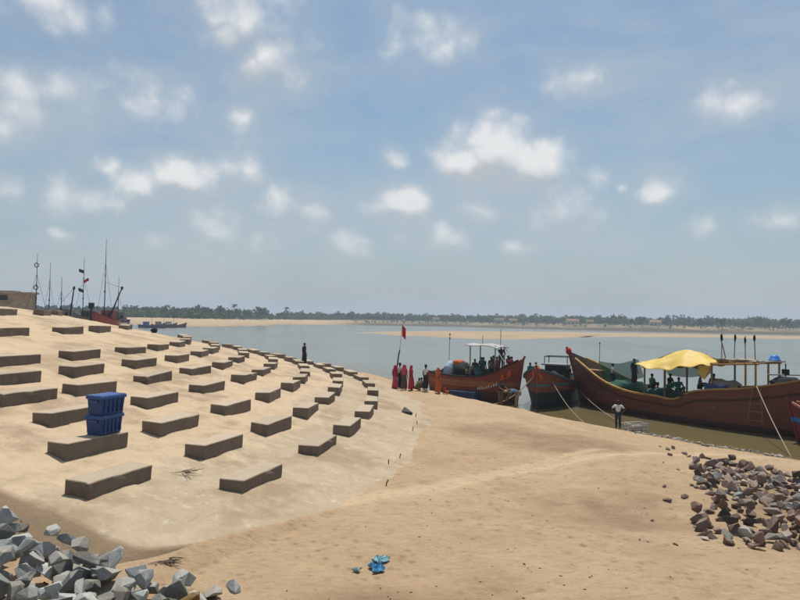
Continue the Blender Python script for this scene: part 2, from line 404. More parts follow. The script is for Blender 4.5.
def land(x, y):
    s = shore_s(x, y)
    zb = 1.06 + .22 * sst(s, 3, 14) * sst(y, 33, 40) - .10 * sst(x, 4, 12) * sst(22 - y, 0, 4)
    Lx = np.interp(x, [-50, 2, 4.5, 7, 9, 10.5, 13, 60], [1.0, 1.0, 1.5, 2.7, 4.6, 6.5, 7.5, 8])
    b = np.where(s > 0, zb * (1 - np.exp(-np.maximum(s, 0) / Lx)), np.maximum(s * .22, -2.5))
    zc, r = cone(x, y); th = np.arctan2(y - CY, x - CX)
    near = 1 - sst(th, cut_at(r) + .003, cut_at(r) + .016)
    dth = np.maximum(0, (cut_at(r) - th) * r)                  # metres in front of the end of the paving
    zn = np.minimum(zc - .43 * (1 - sst(r, 54.6, 56.8)), 2.6) - (.03 + .10 * dth) * sst(r, 54.6, 56.8)
    z = np.where(s > 0, np.maximum(b, (zc - .30) * (1 - near) + near * zn), b)
    yard = sst(s, 2, 10) * sst(y, 78, 92) * sst(-x, 20, 34)
    z = z * (1 - yard) + np.maximum(z, 2.6) * yard
    trod = sst(fbm(x, y, .25, 3, 44), -.15, .25)
    n = fbm(x, y, .33, 4, 3) * .16 + fbm(x, y, 1.7, 3, 11) * .05 + trod * (np.minimum(vnoise(x * 3.1, y * 3.1, 51), .05) * .11 + vnoise(x * 6.3, y * 6.3, 57) * .03)
    fade = sst(s, -.5, 2.5) * (1 - .6 * sst(r, 58.5, 57)) * (1 - sst(np.hypot(x, y), 50, 90))
    z = z + n * fade
    tr = np.exp(-(seg_dist(x, y, TRACK) / .28) ** 2) + .7 * np.exp(-(seg_dist(x, y, TRACK2) / .22) ** 2)
    z = z - .035 * np.minimum(tr, 1) * (near * 0 + 1) * sst(r, 57.6, 58.4)
    emb = sst(-y, -7.0, -1.6) * (1 - sst(np.abs(x), 25, 60)); z = z + emb * np.maximum(0, 3.75 - z)   # the bank the photographer stands on
    return z, s, r, tr

def zland(x, y): return float(land(np.array([float(x)]), np.array([float(y)]))[0][0])
def zslope(x, y): return float(cone(np.array([float(x)]), np.array([float(y)]))[0][0])

def color_attr(me, cols):
    a = me.color_attributes.new('mask', 'FLOAT_COLOR', 'POINT')
    a.data.foreach_set('color', np.concatenate([cols, np.ones((len(cols), 1))], 1).astype(np.float32).ravel())
def grid_mesh(name, P, nu, nv, wrap=False, smooth=True):
    me = bpy.data.meshes.new(name); me.vertices.add(len(P)); me.vertices.foreach_set('co', P.astype(np.float32).ravel())
    i = np.arange(nu - 1)[:, None] * nv; j = np.arange(nv - 1)[None]
    q = np.stack([i + j, i + nv + j, i + nv + j + 1, i + j + 1], -1).reshape(-1, 4)
    me.loops.add(q.size); me.loops.foreach_set('vertex_index', q.ravel().astype(np.int32))
    me.polygons.add(len(q)); me.polygons.foreach_set('loop_start', np.arange(0, q.size, 4, dtype=np.int32))
    me.polygons.foreach_set('use_smooth', np.full(len(q), smooth)); me.update(calc_edges=True); me.validate()
    return me

def build_ground():
    az = np.concatenate([np.linspace(-180, -44, 40)[:-1], np.linspace(-44, 44, 520), np.linspace(44, 180, 40)[1:]]) * math.pi / 180
    rr = np.concatenate([np.array([0.0, .7, 1.5]), np.geomspace(2.2, 70, 520), np.geomspace(72, 9000, 60)])
    A, Q = np.meshgrid(az, rr); x = (Q * np.sin(A)).ravel(); y = (Q * np.cos(A)).ravel()
    z, s, r, tr = land(x, y)
    me = grid_mesh('ground', np.stack([x, y, z], 1), len(rr), len(az)); 
    # orientation: make faces look up
    if me.polygons[30000].normal.z < 0: me.flip_normals()
    damp = np.clip(np.maximum(sst(fbm(x, y, .16, 3, 21) + .25 * sst(x, 0, 9) * sst(24 - y, 0, 8), .02, .34), .0) * sst(30 - y, -4, 6) + .8 * np.exp(-((x - 5.6) / 3.2) ** 2 - ((y - 16.5) / 3.0) ** 2) * (.6 + 1.2 * fbm(x, y, .8, 3, 77)), 0, 1) * .85
    wet = sst(1.1 - s, 0, 1.1) * .9
    color_attr(me, np.stack([np.minimum(tr, 1) * .8, damp * (1 - np.minimum(tr, 1)), wet], 1))
    o = obj('ground', me, None, SAND); tag(o, 'pale orange sand beach and river bed', kind='structure')

def build_slope():
    rr = np.concatenate([np.linspace(24, 46, 60), np.linspace(46.15, 58.6, 130)]); nth = 420
    t = np.linspace(0, 1, nth) ** 1.5
    Rr, T = np.meshgrid(rr, t, indexing='ij')
    th0 = cut_at(Rr); th = th0 + (2.0 - th0) * T
    x = CX + Rr * np.cos(th); y = CY + Rr * np.sin(th)
    z, r = cone(x, y)
    terr = np.abs(((CR - Rr) / 1.9 + .5) % 1 - .5)                    # sand banked up against each row of blocks
    drift = fbm(Rr * 1.0, th * 40, .5, 4, 5)
    z = z + drift * .07 + fbm(x, y, 1.5, 3, 8) * .035 + .03 * np.exp(-(terr / .12) ** 2) * (drift > -.1)
    z = z - .05 * np.exp(-((T) / .004))                               # worn rim
    P = np.stack([x, y, z], -1)
    # sloped face of the end of the paving, down to the sand
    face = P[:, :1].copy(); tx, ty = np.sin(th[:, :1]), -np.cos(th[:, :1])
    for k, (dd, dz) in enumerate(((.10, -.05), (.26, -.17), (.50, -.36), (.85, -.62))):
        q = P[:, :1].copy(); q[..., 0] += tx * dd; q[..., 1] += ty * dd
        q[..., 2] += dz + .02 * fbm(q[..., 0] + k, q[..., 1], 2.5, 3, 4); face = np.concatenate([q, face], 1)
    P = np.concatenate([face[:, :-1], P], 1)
    nv = P.shape[1]
    me = grid_mesh('slope', P.reshape(-1, 3), len(rr), nv)
    if me.polygons[20000].normal.z < 0: me.flip_normals()
    toe = np.concatenate([np.zeros((len(rr), 4)), sst(Rr, 50.5, 56.5) * (1 - .45 * sst(th, .1, .5))], 1)
    st = np.concatenate([np.zeros((len(rr), 4)), sst(drift, .02, .2)], 1)
    face_shade = np.concatenate([np.full((len(rr), 4), .75), 0 * Rr], 1)  # marks the end face, where shade is put into the colour
    color_attr(me, np.stack([toe.ravel(), st.ravel(), face_shade.ravel()], 1))
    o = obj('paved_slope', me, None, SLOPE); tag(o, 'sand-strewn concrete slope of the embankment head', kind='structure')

def build_water():
    az = np.concatenate([np.linspace(-60, 60, 240)]) * math.pi / 180; rr = np.concatenate([np.geomspace(14, 120, 90), np.geomspace(125, 9000, 60)])
    A, Q = np.meshgrid(az, rr); x = (Q * np.sin(A)).ravel(); y = (Q * np.cos(A)).ravel()
    s = shore_s(x, y)
    me = grid_mesh('water', np.stack([x, y, 0 * x], 1), len(rr), len(az))
    if me.polygons[5].normal.z < 0: me.flip_normals()
    sh = sst(s, -16, -.5); color_attr(me, np.stack([sh, sh, sh], 1))
    tag(obj('river', me, None, WATER), 'grey-green tidal river', kind='structure')

build_ground(); build_slope(); build_water()

# ------------------------------------------------------------------ far shore
def px_poly(pts, z=0.0): return [tuple(onz(a, b, z)[:2]) for a, b in pts]
def far_material():
    t = NT('far_shore')
    n = t.noise(.035, 5, .65, t.scaled((1, .5, 1))); n2 = t.noise(.2, 5, .7, t.scaled((.6, 1, 1)))
    sand = t.mix(n2, (.46, .345, .22), (.36, .26, .16)); scrub = t.mix(t.rng(n2, .4, .6), (.205, .165, .115), (.105, .10, .06))
    c = t.mix(t.m('MULTIPLY', t.attr('mask', 1), t.rng(n, .38, .54, .55, 1)), sand, scrub)
    c = t.mix(t.attr('mask', 0), c, (.085, .068, .05))
    return t.done(c, .95, None, .1)
FAR = far_material()
FAR_SHORE = [(-420, 380), (-230, 385), (-146, 388), (-115, 360), (-103, 400), (-87, 560), (-46, 615), (0, 628), (48, 632), (88, 583), (127, 530), (169, 508), (212, 470), (274, 452), (420, 420), (800, 400)]
def far_z(x, dd): return float(np.interp(dd, BACKP, PROFP)) * 2.25
def build_far_bank():
    global BACKP, PROFP
    P = np.array(FAR_SHORE, float); seg = np.hypot(*np.diff(P, axis=0).T); a = np.concatenate([[0], np.cumsum(seg)])
    t = np.linspace(0, a[-1], 520); cx = np.interp(t, a, P[:, 0]); cy = np.interp(t, a, P[:, 1])
    k = np.ones(15) / 15; pad = lambda v: np.convolve(np.pad(v, 7, mode='edge'), k, 'valid'); cx, cy = pad(cx), pad(cy)
    cy += fbm(cx, cx * 0, .05, 4, 31) * 14
    back = np.array([-6, 0, 3, 7, 14, 25, 40, 60, 85, 120, 170, 260, 500, 1200, 5000.]); prof = np.array([-1.2, -.12, .35, .7, 1.1, 1.55, 1.8, 1.9, 2.0, 2.1, 2.2, 2.4, 2.4, 2.4, 2.4])
    BACKP, PROFP = back, prof
    X = cx[:, None] + back[None] * (cx / 700)[:, None]; Y = cy[:, None] + back[None]
    rise = 2.25
    Z = prof[None] * rise + fbm(X, Y, .03, 4, 9) * 1.1 * (back > 2)[None]
    me = grid_mesh('far_bank', np.stack([X, Y, Z], -1).reshape(-1, 3), len(t), len(back))
    if me.polygons[50].normal.z < 0: me.flip_normals()
    right = sst(X, -75, -20); dark = (np.abs(back - 3) < 5)[None] * right * .9; scrub = np.maximum(right, (back > 45)[None] * .9) * (back > 5)[None]
    color_attr(me, np.stack([dark.ravel(), scrub.ravel(), 0 * dark.ravel()], 1))
    tag(obj('far_bank', me, None, FAR), 'low sandy far bank of the river', kind='structure')
    return cx, cy
FCX, FCY = build_far_bank()
def far_y(x): return float(np.interp(x, FCX, FCY))
def build_bar(name, pts_px, h, label):
    pts = np.array(px_poly(pts_px)); n = 200; a = np.concatenate([[0], np.cumsum(np.hypot(*np.diff(np.vstack([pts, pts[:1]]), axis=0).T))])
    t = np.linspace(0, a[-1], n, endpoint=False); lp = np.vstack([pts, pts[:1]]); ex = np.interp(t, a, lp[:, 0]); ey = np.interp(t, a, lp[:, 1])
    k = np.ones(9) / 9; sm = lambda v: np.convolve(np.concatenate([v[-4:], v, v[:4]]), k, 'valid'); ex, ey = sm(ex), sm(ey)
    cx, cy = ex.mean(), ey.mean(); v = []; f = []
    rings = [(1.06, -.5), (1.0, -.03), (.93, .35 * h), (.8, .8 * h), (.55, h), (.2, h)]
    for sc, z in rings:
        for i in range(n): v.append((cx + (ex[i] - cx) * sc + 3 * mnoise(Vector((ex[i] * .06, ey[i] * .06, sc))), cy + (ey[i] - cy) * sc, z))
    for r_ in range(len(rings) - 1):
        for i in range(n): f.append((r_ * n + i, r_ * n + (i + 1) % n, (r_ + 1) * n + (i + 1) % n, (r_ + 1) * n + i))
    f.append(tuple((len(rings) - 1) * n + i for i in range(n)))
    me = from_py(name, v, f, True); color_attr(me, np.zeros((len(v), 3)))
    tag(obj(name, me, None, BAR), label, kind='structure')
BAR = mat('bar_sand', (.40, .285, .165), (.29, .205, .12), .9, .06, 5)
build_bar('sandbar', [(345, 332.4), (420, 331), (520, 331.6), (650, 333.6), (830, 337), (830, 339.8), (700, 337.4), (600, 336.6), (545, 338.6), (490, 339.8), (420, 336.6)], .45, 'wide low sandbar in the river')

# ---------------- woods and trees on the far bank
LEAF = [mat('foliage_far_' + n, a, b, .8, .5, 4, rand=.0) for n, a, b in (('dark', (.055, .085, .032), (.03, .052, .02)), ('green', (.085, .13, .04), (.05, .085, .028)), ('olive', (.095, .11, .05), (.06, .075, .035)))]
BARK = mat('bark', (.16, .12, .09), (.10, .075, .055), .9, 4, bump=.3)
def leaves(v, f, c, rad, n, size, g):
    for _ in range(n):
        while True:
            p = Vector((g.uniform(-1, 1), g.uniform(-1, 1), g.uniform(-1, 1)))
            if p.length < 1: break
        q = Vector((c[0] + p.x * rad[0], c[1] + p.y * rad[1], c[2] + p.z * rad[2]))
        a = Vector((g.gauss(0, 1), g.gauss(0, 1), g.gauss(0, 1))).normalized(); b = a.orthogonal().normalized(); s = size * g.uniform(.6, 1.4)
        k = len(v); v += [q + a * s, q + b * s * .7, q - a * s, q - b * s * .7]; f.append((k, k + 1, k + 2, k + 3))
def woodland(name, spec, ma, label):
    v, f = [], []; g = random.Random(len(name) * 17 + 3)
    for x0, x1, d0, d1, n, h0, h1 in spec:
        for _ in range(n):
            x = g.uniform(x0, x1); dd = g.uniform(d0, d1); y = far_y(x) + dd; x2 = x + dd * x / 700; h = g.uniform(h0, h1) * (1 if g.random() > .12 else 1.25); z = far_z(x, dd) - .3
            w = h * g.uniform(.38, .62)
            for k in range(3):
                leaves(v, f, (x2 + g.uniform(-w, w) * .6, y + g.uniform(-w, w) * .6, z + h * (.35 + .2 * k)), (w * (1 - .2 * k), w * (1 - .2 * k), h * .3), 26, h * .13, g)
    tag(obj(name, from_py(name, v, f), None, ma), label, kind='stuff')
woodland('far_woodland', [(-60, 420, 125, 190, 950, 5, 8), (-330, -40, 90, 150, 420, 5, 7.5), (-420, -300, 60, 120, 60, 5, 8)], LEAF[0], 'dark line of woods along the far bank')
woodland('mangrove_thicket', [(-210, -80, 40, 80, 420, 2.6, 4.2), (-85, -55, 60, 95, 70, 2.6, 4)], LEAF[1], 'fresh green thicket behind the far sand spit')
woodland('far_scrub', [(-50, 300, 12, 110, 520, .8, 2.2)], LEAF[2], 'low olive scrub scattered over the far mud flats')

def palm(g, h):
    root = empty('palm_tree'); m1 = MB(); lean = g.uniform(-.08, .08)
    m1.tube([(0, 0, -.5), (lean * h * .4, 0, h * .4), (lean * h, 0, h)], .2, 6, .12).build('trunk', BARK, root)
    v, f = [], []
    for k in range(16):
        a = 2 * math.pi * k / 16 + g.uniform(-.2, .2); e = g.uniform(-.2, 1.1); L_ = h * .3; pts = []
        for i in range(6):
            t = i / 5; r_ = L_ * t * math.cos(e * (1 - .4 * t)); z = h + L_ * (math.sin(e) * t - .75 * t * t)
            pts.append(Vector((lean * h + r_ * math.cos(a), r_ * math.sin(a), z)))
        side = Vector((-math.sin(a), math.cos(a), 0))
        for i in range(5):
            w0, w1 = .45 * (1 - abs(i / 5 - .4)), .45 * (1 - abs((i + 1) / 5 - .4))
            for s_ in (-1, 1):
                b = len(v); v += [pts[i], pts[i + 1], pts[i + 1] + side * s_ * w1 - Vector((0, 0, .25)), pts[i] + side * s_ * w0 - Vector((0, 0, .25))]; f.append((b, b + 1, b + 2, b + 3))
    obj('crown', from_py('crown', v, f), root, LEAF[0]); return root
def broad_tree(g, h):
    root = empty('broadleaf_tree'); m1 = MB()
    m1.tube([(0, 0, -.5), (.1, 0, h * .35), (0, .1, h * .6)], .28, 6, .12)
    for k in range(4):
        a = k * 1.6; m1.tube([(0, 0, h * .35), (math.cos(a) * h * .22, math.sin(a) * h * .22, h * .65)], .12, 5, .05)
    m1.build('trunk', BARK, root); v, f = [], []
    for k in range(9):
        leaves(v, f, (g.uniform(-.3, .3) * h, g.uniform(-.3, .3) * h, h * g.uniform(.5, .88)), (h * .2, h * .2, h * .15), 45, h * .055, g)
    obj('crown', from_py('crown', v, f), root, LEAF[g.choice((0, 0, 2))]); return root
def far_trees():
    g = random.Random(5); protos = {'palm': palm(g, 1 * 11), 'broad': broad_tree(g, 10)}; used = set()
    for px, kind, sc, dd in [(117, 'broad', 0.51, 60), (125, 'broad', 0.49, 64), (168, 'palm', 0.78, 95), (205, 'broad', 0.82, 110), (234, 'palm', 0.90, 120), (262, 'broad', 0.86, 105), (287, 'palm', 0.78, 130), (318, 'broad', 0.82, 125), (352, 'palm', 0.78, 140),
                             (378, 'palm', 0.82, 140), (394, 'broad', 0.74, 130), (427, 'palm', 0.82, 150), (452, 'palm', 0.82, 135), (468, 'broad', 0.74, 140), (497, 'palm', 0.82, 150), (533, 'broad', 0.72, 150), (566, 'palm', 0.74, 140), (600, 'palm', 0.78, 150),
                             (642, 'broad', 0.78, 140), (668, 'palm', 0.82, 150), (699, 'broad', 0.70, 140), (722, 'broad', 0.78, 24), (758, 'broad', 0.78, 120), (786, 'broad', 0.74, 40)]:
        d = pxdir(px, 315); k = d.x / d.y; y = 500.
        for _ in range(12): y = far_y(k * y / (1 + 0)) + dd
        o = protos[kind] if kind not in used else copy_tree(protos[kind]); used.add(kind)
        o.location = (k * y, y, far_z(k * y, dd) - .2); o.scale = (sc,) * 3; o.rotation_euler.z = g.uniform(0, 6)
        lab = {'palm': 'tall palm rising above the far line of woods', 'broad': 'rounded leafy tree on the far bank of the river'}[kind]
        if px in (117, 125): lab = 'round dark tree beside the trawler masts on the far bank'
        if px == 722: lab = 'lone leafy tree standing forward of the woods near the pale strip of far shore'
        tag(o, lab, 'tree', {'palm': 'palms on the far bank', 'broad': 'broadleaf trees on the far bank'}[kind])
far_trees()
WHITEW = mat('limewash', (.62, .60, .55), (.48, .46, .41), .9, 1.5, rand=.12); TILE = mat('clay_tile', (.30, .17, .11), (.22, .12, .08), .9, 2, rand=.2); DARKGLASS = mat('dark_opening', (.03, .03, .03), (.02, .02, .02), .4)
THATCH = mat('thatch', (.20, .15, .09), (.13, .10, .06), .95, 3, bump=.4)
def far_houses():
    for px, dd, w, h, roof, lab in [(499, 70, 9, 3.0, THATCH, 'low pale hut with thatched roof on the far bank'), (513, 75, 7, 2.7, TILE, 'small pale hut with clay tiled roof on the far bank'), (572, 60, 11, 3.2, TILE, 'long pale house with clay tiled roof on the far bank'),
                               (590, 80, 6, 2.6, THATCH, 'smaller thatched hut beside the long pale house'), (436, 100, 8, 2.8, THATCH, 'thatched hut half hidden in scrub across the river'), (655, 95, 9, 3, TILE, 'pale tiled house under the woods across the river')]:
        d = pxdir(px, 320); k = d.x / d.y; y = 500.
        for _ in range(12): y = far_y(k * y) + dd
        t = empty('hut', (k * y, y, far_z(k * y, dd)), rnd.uniform(-.3, .3), label=lab, cat='house', group='huts across the river')
        MB().box(-w / 2, w / 2, -2.5, 2.5, -.6, h).build('wall', WHITEW, t); wl_ = t.children[0]
        MB().add([(-w / 2 - .4, -3, h - .1), (w / 2 + .4, -3, h - .1), (w / 2 + .4, 3, h - .1), (-w / 2 - .4, 3, h - .1), (-w / 2 - .2, 0, h + 1.7), (w / 2 + .2, 0, h + 1.7)], [(0, 3, 2, 1), (0, 1, 5, 4), (2, 3, 4, 5), (1, 2, 5), (3, 0, 4)]).build('roof', roof, t)
        MB().box(-.5, .5, -2.56, -2.44, 0, 2).build('door', DARKGLASS, wl_)
        for sx in (-1, 1): MB().box(sx * w * .3 - .5, sx * w * .3 + .5, -2.55, -2.44, 1, 1.9).build('window', DARKGLASS, wl_)
far_houses()

# ------------------------------------------------------------------ concrete blocks on the slope
def block_mesh(seed, L_=1.9, W_=.58, H_=.62):
    g = random.Random(seed); bm = bmesh.new(); bmesh.ops.create_cube(bm, size=1)
    for v in bm.verts: v.co = Vector((v.co.x * W_, v.co.y * L_, v.co.z * H_ + 0))
    for v in bm.verts: v.co += Vector((g.uniform(-.018, .018), g.uniform(-.025, .025), g.uniform(-.014, .014)))
    bmesh.ops.bevel(bm, geom=bm.edges[:], offset=.018, segments=1, affect='EDGES')
    bmesh.ops.subdivide_edges(bm, edges=[e for e in bm.edges if e.calc_length() > .3], cuts=5, use_grid_fill=True)
    for v in bm.verts:
        n = mnoise(v.co * 3.1 + Vector((seed * 5.3, 0, 0))) * .012 + mnoise(v.co * 9 + Vector((0, seed * 3.3, 0))) * .006
        v.co += v.co.normalized() * n
    # a few chipped corners
    for k in range(2):
        c = Vector((g.choice((-1, 1)) * W_ / 2, g.uniform(-1, 1) * L_ / 2, H_ / 2))
        for v in bm.verts:
            q = (v.co - c).length
            if q < .11: v.co += (Vector((0, c.y, 0)) - c).normalized() * (.11 - q) * .45
    me = bpy.data.meshes.new('concrete_block'); bm.to_mesh(me); bm.free(); return me
BLOCKS = [block_mesh(i) for i in range(7)]
ARCS = {'A': [(240, 495.8), (318, 458.6), (350, 437), (366.6, 419.6), (376.5, 409), (382, 398.5)],
        'B': [(81, 499.4), (205.5, 461.6), (269, 436.5), (307.5, 419), (330, 406), (339, 395.6), (343, 387)],
        'C': [(57, 457), (165, 437), (227, 416.6), (267, 402.5), (291.6, 390.8), (304.5, 384), (311.5, 377.5)],
        'D': [(46.5, 427), (147, 409), (205.5, 395.6), (243, 383.6), (265.5, 377), (277.5, 371)],
        'E': [(-11, 404.5), (73, 395.6), (148, 386), (195, 377), (223.5, 369.5), (240, 364), (249.5, 359)],
        'F': [(-20, 384), (74, 378), (136, 370), (176, 363), (201, 358), (213, 353.7)],
        'G': [(-8, 366), (72, 361), (127.5, 355.5), (158, 351.7), (180, 348)],
        'H': [(-6, 336), (65, 335), (100, 333), (125.6, 330)],
        'I': [(-12, 313.5), (33, 314.2)]}
ROWS = {'A': 'lowest', 'B': 'second', 'C': 'third', 'D': 'fourth', 'E': 'fifth', 'F': 'sixth', 'G': 'seventh', 'H': 'eighth', 'I': 'topmost'}
RAD = {'A': 55.7, 'B': 53.85, 'C': 52.0, 'D': 50.1, 'E': 48.3, 'F': 46.5, 'G': 44.7, 'H': 40.75, 'I': 36.4}
EXTRA = {'A': 9, 'B': 4, 'C': 4, 'D': 4, 'E': 3, 'F': 3, 'G': 3, 'H': 2, 'I': 3}          # the rows go on round the far side
def hit_cone(x, y):
    d = pxdir(x, y); last = None; t = 3.0
    while t < 140:
        p = EYE + d * (t / d.y); g = p.z - zslope(p.x, p.y)
        if g <= 0: return EYE + d * ((t - .06) / d.y)
        t += .12
    return None
def place_block(row, th, n, first):
    r_ = RAD[row] - .29; x = CX + r_ * math.cos(th); y = CY + r_ * math.sin(th)
    z = zslope(CX + (r_ + .29) * math.cos(th), CY + (r_ + .29) * math.sin(th)) + .37 - .31 + rnd.uniform(-.035, .02)
    o = obj('concrete_block', rnd.choice(BLOCKS), None, BLOCK, (x, y, z), (rnd.gauss(0, .012), rnd.gauss(.03, .015), th + rnd.gauss(0, .03) + (math.pi if rnd.random() < .5 else 0)))
    if abs(o.rotation_euler.z - th) > 1: o.rotation_euler.y *= -1
    rowname = ROWS[row]
    lab = f'weathered concrete block in the {rowname} curved row up from the foot of the slope' if row not in 'AI' else f'weathered concrete block in the {rowname} curved row on the sandy slope'
    grp = f'concrete blocks of the {rowname} row'
    if first == 'crate': lab, grp = 'concrete block with two blue crates stacked on its rear end', None
    if first == 'end': lab, grp = f'concrete block ending the {rowname} row at the rim nearest the grey stone heap', None
    tag(o, lab, 'concrete block', grp); return o
block_at = {}
for row, pts in ARCS.items():
    ths = []
    for i, (a, b) in enumerate(pts):
        p = hit_cone(a, b)
        if p is None: continue
        th = math.atan2(p.y - CY, p.x - CX) + .95 / RAD[row]          # the measured corner is the near end
        ths.append(th)
        block_at[row, i] = place_block(row, th, i, 'crate' if (row, i) == ('C', 0) else 'end' if i == 0 and row in 'ABD' else None)
    for k in range(EXTRA[row]):
        place_block(row, ths[-1] + (k + 1) * 4.0 / RAD[row] + rnd.uniform(-.004, .004), 99, None)
if not block_at.get(('I', 1)):
    for k in range(4): place_block('I', .06 + .12 * k, 99, None)

# ------------------------------------------------------------------ blue crates on a block
BLUE = mat('blue_plastic', (.018, .055, .20), (.012, .038, .14), .5, 5, spec=.4, bump=.05)
BLUE2 = mat('blue_plastic_faded', (.035, .09, .26), (.022, .06, .18), .55, 4, spec=.4)
def crate(loc, rz, label, tilt=0):
    t = empty('fish_crate', loc, rz, label=label, cat='crate', group='blue crates on a block'); t.rotation_euler.x = tilt
    L_, W_, H_ = .82, .52, .46
    def ring(l, w, z, b=.03):
        return [Vector((sx * (l / 2 - (b if k == 0 else 0)), sy * (w / 2 - (b if k == 1 else 0)), z)) for sx, sy, k in ((1, 1, 0), (-1, 1, 0), (-1, 1, 1), (-1, -1, 1), (-1, -1, 0), (1, -1, 0), (1, -1, 1), (1, 1, 1))]
    MB().loft([ring(L_ - .1, W_ - .1, 0), ring(L_ - .04, W_ - .04, H_ - .06), ring(L_ - .04, W_ - .04, H_ - .02)]).build('body', BLUE, t); bd = t.children[0]
    MB().loft([ring(L_ + .015, W_ + .015, H_ - .075), ring(L_ + .015, W_ + .015, H_ - .02), ring(L_ - .02, W_ - .02, H_ + .012), ring(L_ - .1, W_ - .1, H_ - .004)]).build('lid', BLUE2, t)
    for k in range(5):
        x = -.28 + .14 * k
        for sy in (-1, 1): MB().box(x - .02, x + .02, sy * (W_ / 2 - .025) - .02, sy * (W_ / 2 - .025) + .02, .05, H_ - .08).build('rib', BLUE, bd)
    for sx in (-1, 1): MB().box(sx * (L_ / 2 - .012) - .025, sx * (L_ / 2 - .012) + .025, -.12, .12, H_ - .16, H_ - .10).build('handle', BLUE2, bd)
cb = block_at['C', 0]; th = math.atan2(cb.location.y - CY, cb.location.x - CX)
ez = Vector((-math.sin(th), math.cos(th), 0)); cp = cb.location + ez * .48 + Vector((0, 0, .315))
crate(cp, th + math.pi / 2 + .05, 'lower of two blue plastic fish crates on the concrete block')
crate(cp + Vector((.02, .02, .475)), th + math.pi / 2 - .04, 'upper of two blue plastic fish crates on the concrete block', .015)

# ------------------------------------------------------------------ heaps of quarry stone
def stone_mesh(seed, flat=.75):
    g = random.Random(seed); bm = bmesh.new()
    for k in range(g.randint(10, 15)):
        v = Vector((g.gauss(0, 1), g.gauss(0, 1), g.gauss(0, 1))).normalized() * g.uniform(.8, 1.0)
        bm.verts.new((v.x * .5 * g.uniform(.95, 1.1), v.y * .5 * .78, v.z * .5 * flat))
    r_ = bmesh.ops.convex_hull(bm, input=bm.verts)
    bmesh.ops.delete(bm, geom=[e for e in r_['geom_interior'] if isinstance(e, bmesh.types.BMVert)], context='VERTS')
    bmesh.ops.dissolve_limit(bm, angle_limit=R(14), verts=bm.verts, edges=bm.edges)
    bmesh.ops.bevel(bm, geom=bm.edges[:], offset=.012, segments=1, affect='EDGES')
    bmesh.ops.triangulate(bm, faces=bm.faces[:])
    for v in bm.verts: v.co *= 1 + .05 * mnoise(v.co * 6 + Vector((seed, 0, 0)))
    me = bpy.data.meshes.new('stone'); bm.to_mesh(me); bm.free(); return me
def stone_set(ma, seed, n, flat): 
    out = []
    for i in range(n):
        me = stone_mesh(seed + i, flat); me.materials.append(ma); out.append(me)
    return out
SL = stone_set(STONE_L, 100, 12, .72); SR = stone_set(STONE_R, 200, 12, .72); SG = stone_set(STONE_G, 300, 6, .7); ST = stone_set(STONE_T, 400, 2, .85); SD = stone_set(STONE_D, 503, 2, .9)
def stone(meshes, p, size, g, label, group, sink=.3, name='quarry_stone', tilt=.5):
    o = obj(name, g.choice(meshes), None, None, p, (g.gauss(0, tilt), g.gauss(0, tilt), g.uniform(0, 6.28)))
    o.scale = (size * g.uniform(.9, 1.15), size * g.uniform(.85, 1.1), size * g.uniform(.8, 1.1)); return tag(o, label, 'stone', group)
def scatter(poly, size_f, n_try, g, gap=.8):
    """positions inside a world polygon, larger stones first, not closer than their sizes allow"""
    xs = [p[0] for p in poly]; ys = [p[1] for p in poly]; done = []
    for k in range(n_try):
        x, y = g.uniform(min(xs), max(xs)), g.uniform(min(ys), max(ys))
        if not bool(inside(np.array([x]), np.array([y]), poly)[0]): continue
        s = size_f(k / n_try, x, y)
        if s and all((x - a) ** 2 + (y - b) ** 2 > (gap * .5 * (s + c)) ** 2 for a, b, c in done): done.append((x, y, s))
    return done
def rest_on(bed, x, y, s):
    """height at which a stone of size s lies on the stones already there"""
    z = zland(x, y) + .16 * s
    for bx_, by_, bz_, bs_ in bed:
        d = math.hypot(x - bx_, y - by_); r_ = .46 * (bs_ + .5 * s)
        if d < r_: z = max(z, bz_ + .36 * bs_ * math.sqrt(1 - (d / r_) ** 2) + .20 * s)
    return z
def left_heap():
    bed = []
    g = random.Random(41)
    def ground_px(a, b):
        z = 1.5
        for _ in range(14): p = onz(a, b, z); z = .4 * z + .6 * zland(p.x, p.y)
        return (p.x, p.y)
    top = [ground_px(a, b) for a, b in [(-40, 492), (0, 503), (14, 511), (28, 534), (52, 552), (95, 558), (128, 576), (160, 574), (195, 574), (214, 590), (230, 608)]]
    poly = top + [(-2.2, 9.5), (-3.2, 9.0), (-8, 9.0), (-9.5, 11.5)]
    def edge(x, y): return float(seg_dist(np.array([x]), np.array([y]), top)[0])
    lump = onz(190, 583, 1.62)
    def ok(x, y): return math.atan2(y - CY, x - CX) < CUT - .0135 and math.hypot(x - lump.x, y - lump.y + .25) > .55
    for x, y, s in scatter(poly, lambda k, x, y: g.uniform(.42, .72) * (1 - .4 * k) if ok(x, y) else 0, 3600, g, .66):
        e = edge(x, y); z = zland(x, y) + s * .10 + min(e, 1.0) * .14
        bed.append((x, y, z, s))
        stone(SL if g.random() > .16 else SG, (x, y, z), s, g, 'angular grey quarry stone low in the heap below the blocks', 'grey quarry stones in the heap', tilt=.35)
    for x, y, s in scatter(poly, lambda k, x, y: g.uniform(.32, .58) if edge(x, y) > .2 and ok(x, y) else 0, 1600, g, .84):
        e = edge(x, y)
        stone(SL if g.random() > .2 else SG, (x, y, rest_on(bed, x, y, s)), s, g, 'angular grey quarry stone lying on top of the heap below the blocks', 'grey quarry stones on top of the heap', tilt=.35)
    stone([ST[0]], Vector((lump.x, lump.y, zland(lump.x, lump.y) + .22)), .62, g, 'tan sandstone lump among the grey stones', None, tilt=.2)
    p = onz(212, 594, 1.15); stone([SG[1]], (p.x, p.y, zland(p.x, p.y) + .1), .42, g, 'pale chipped stone beside the tan lump', None, tilt=.2)
left_heap()
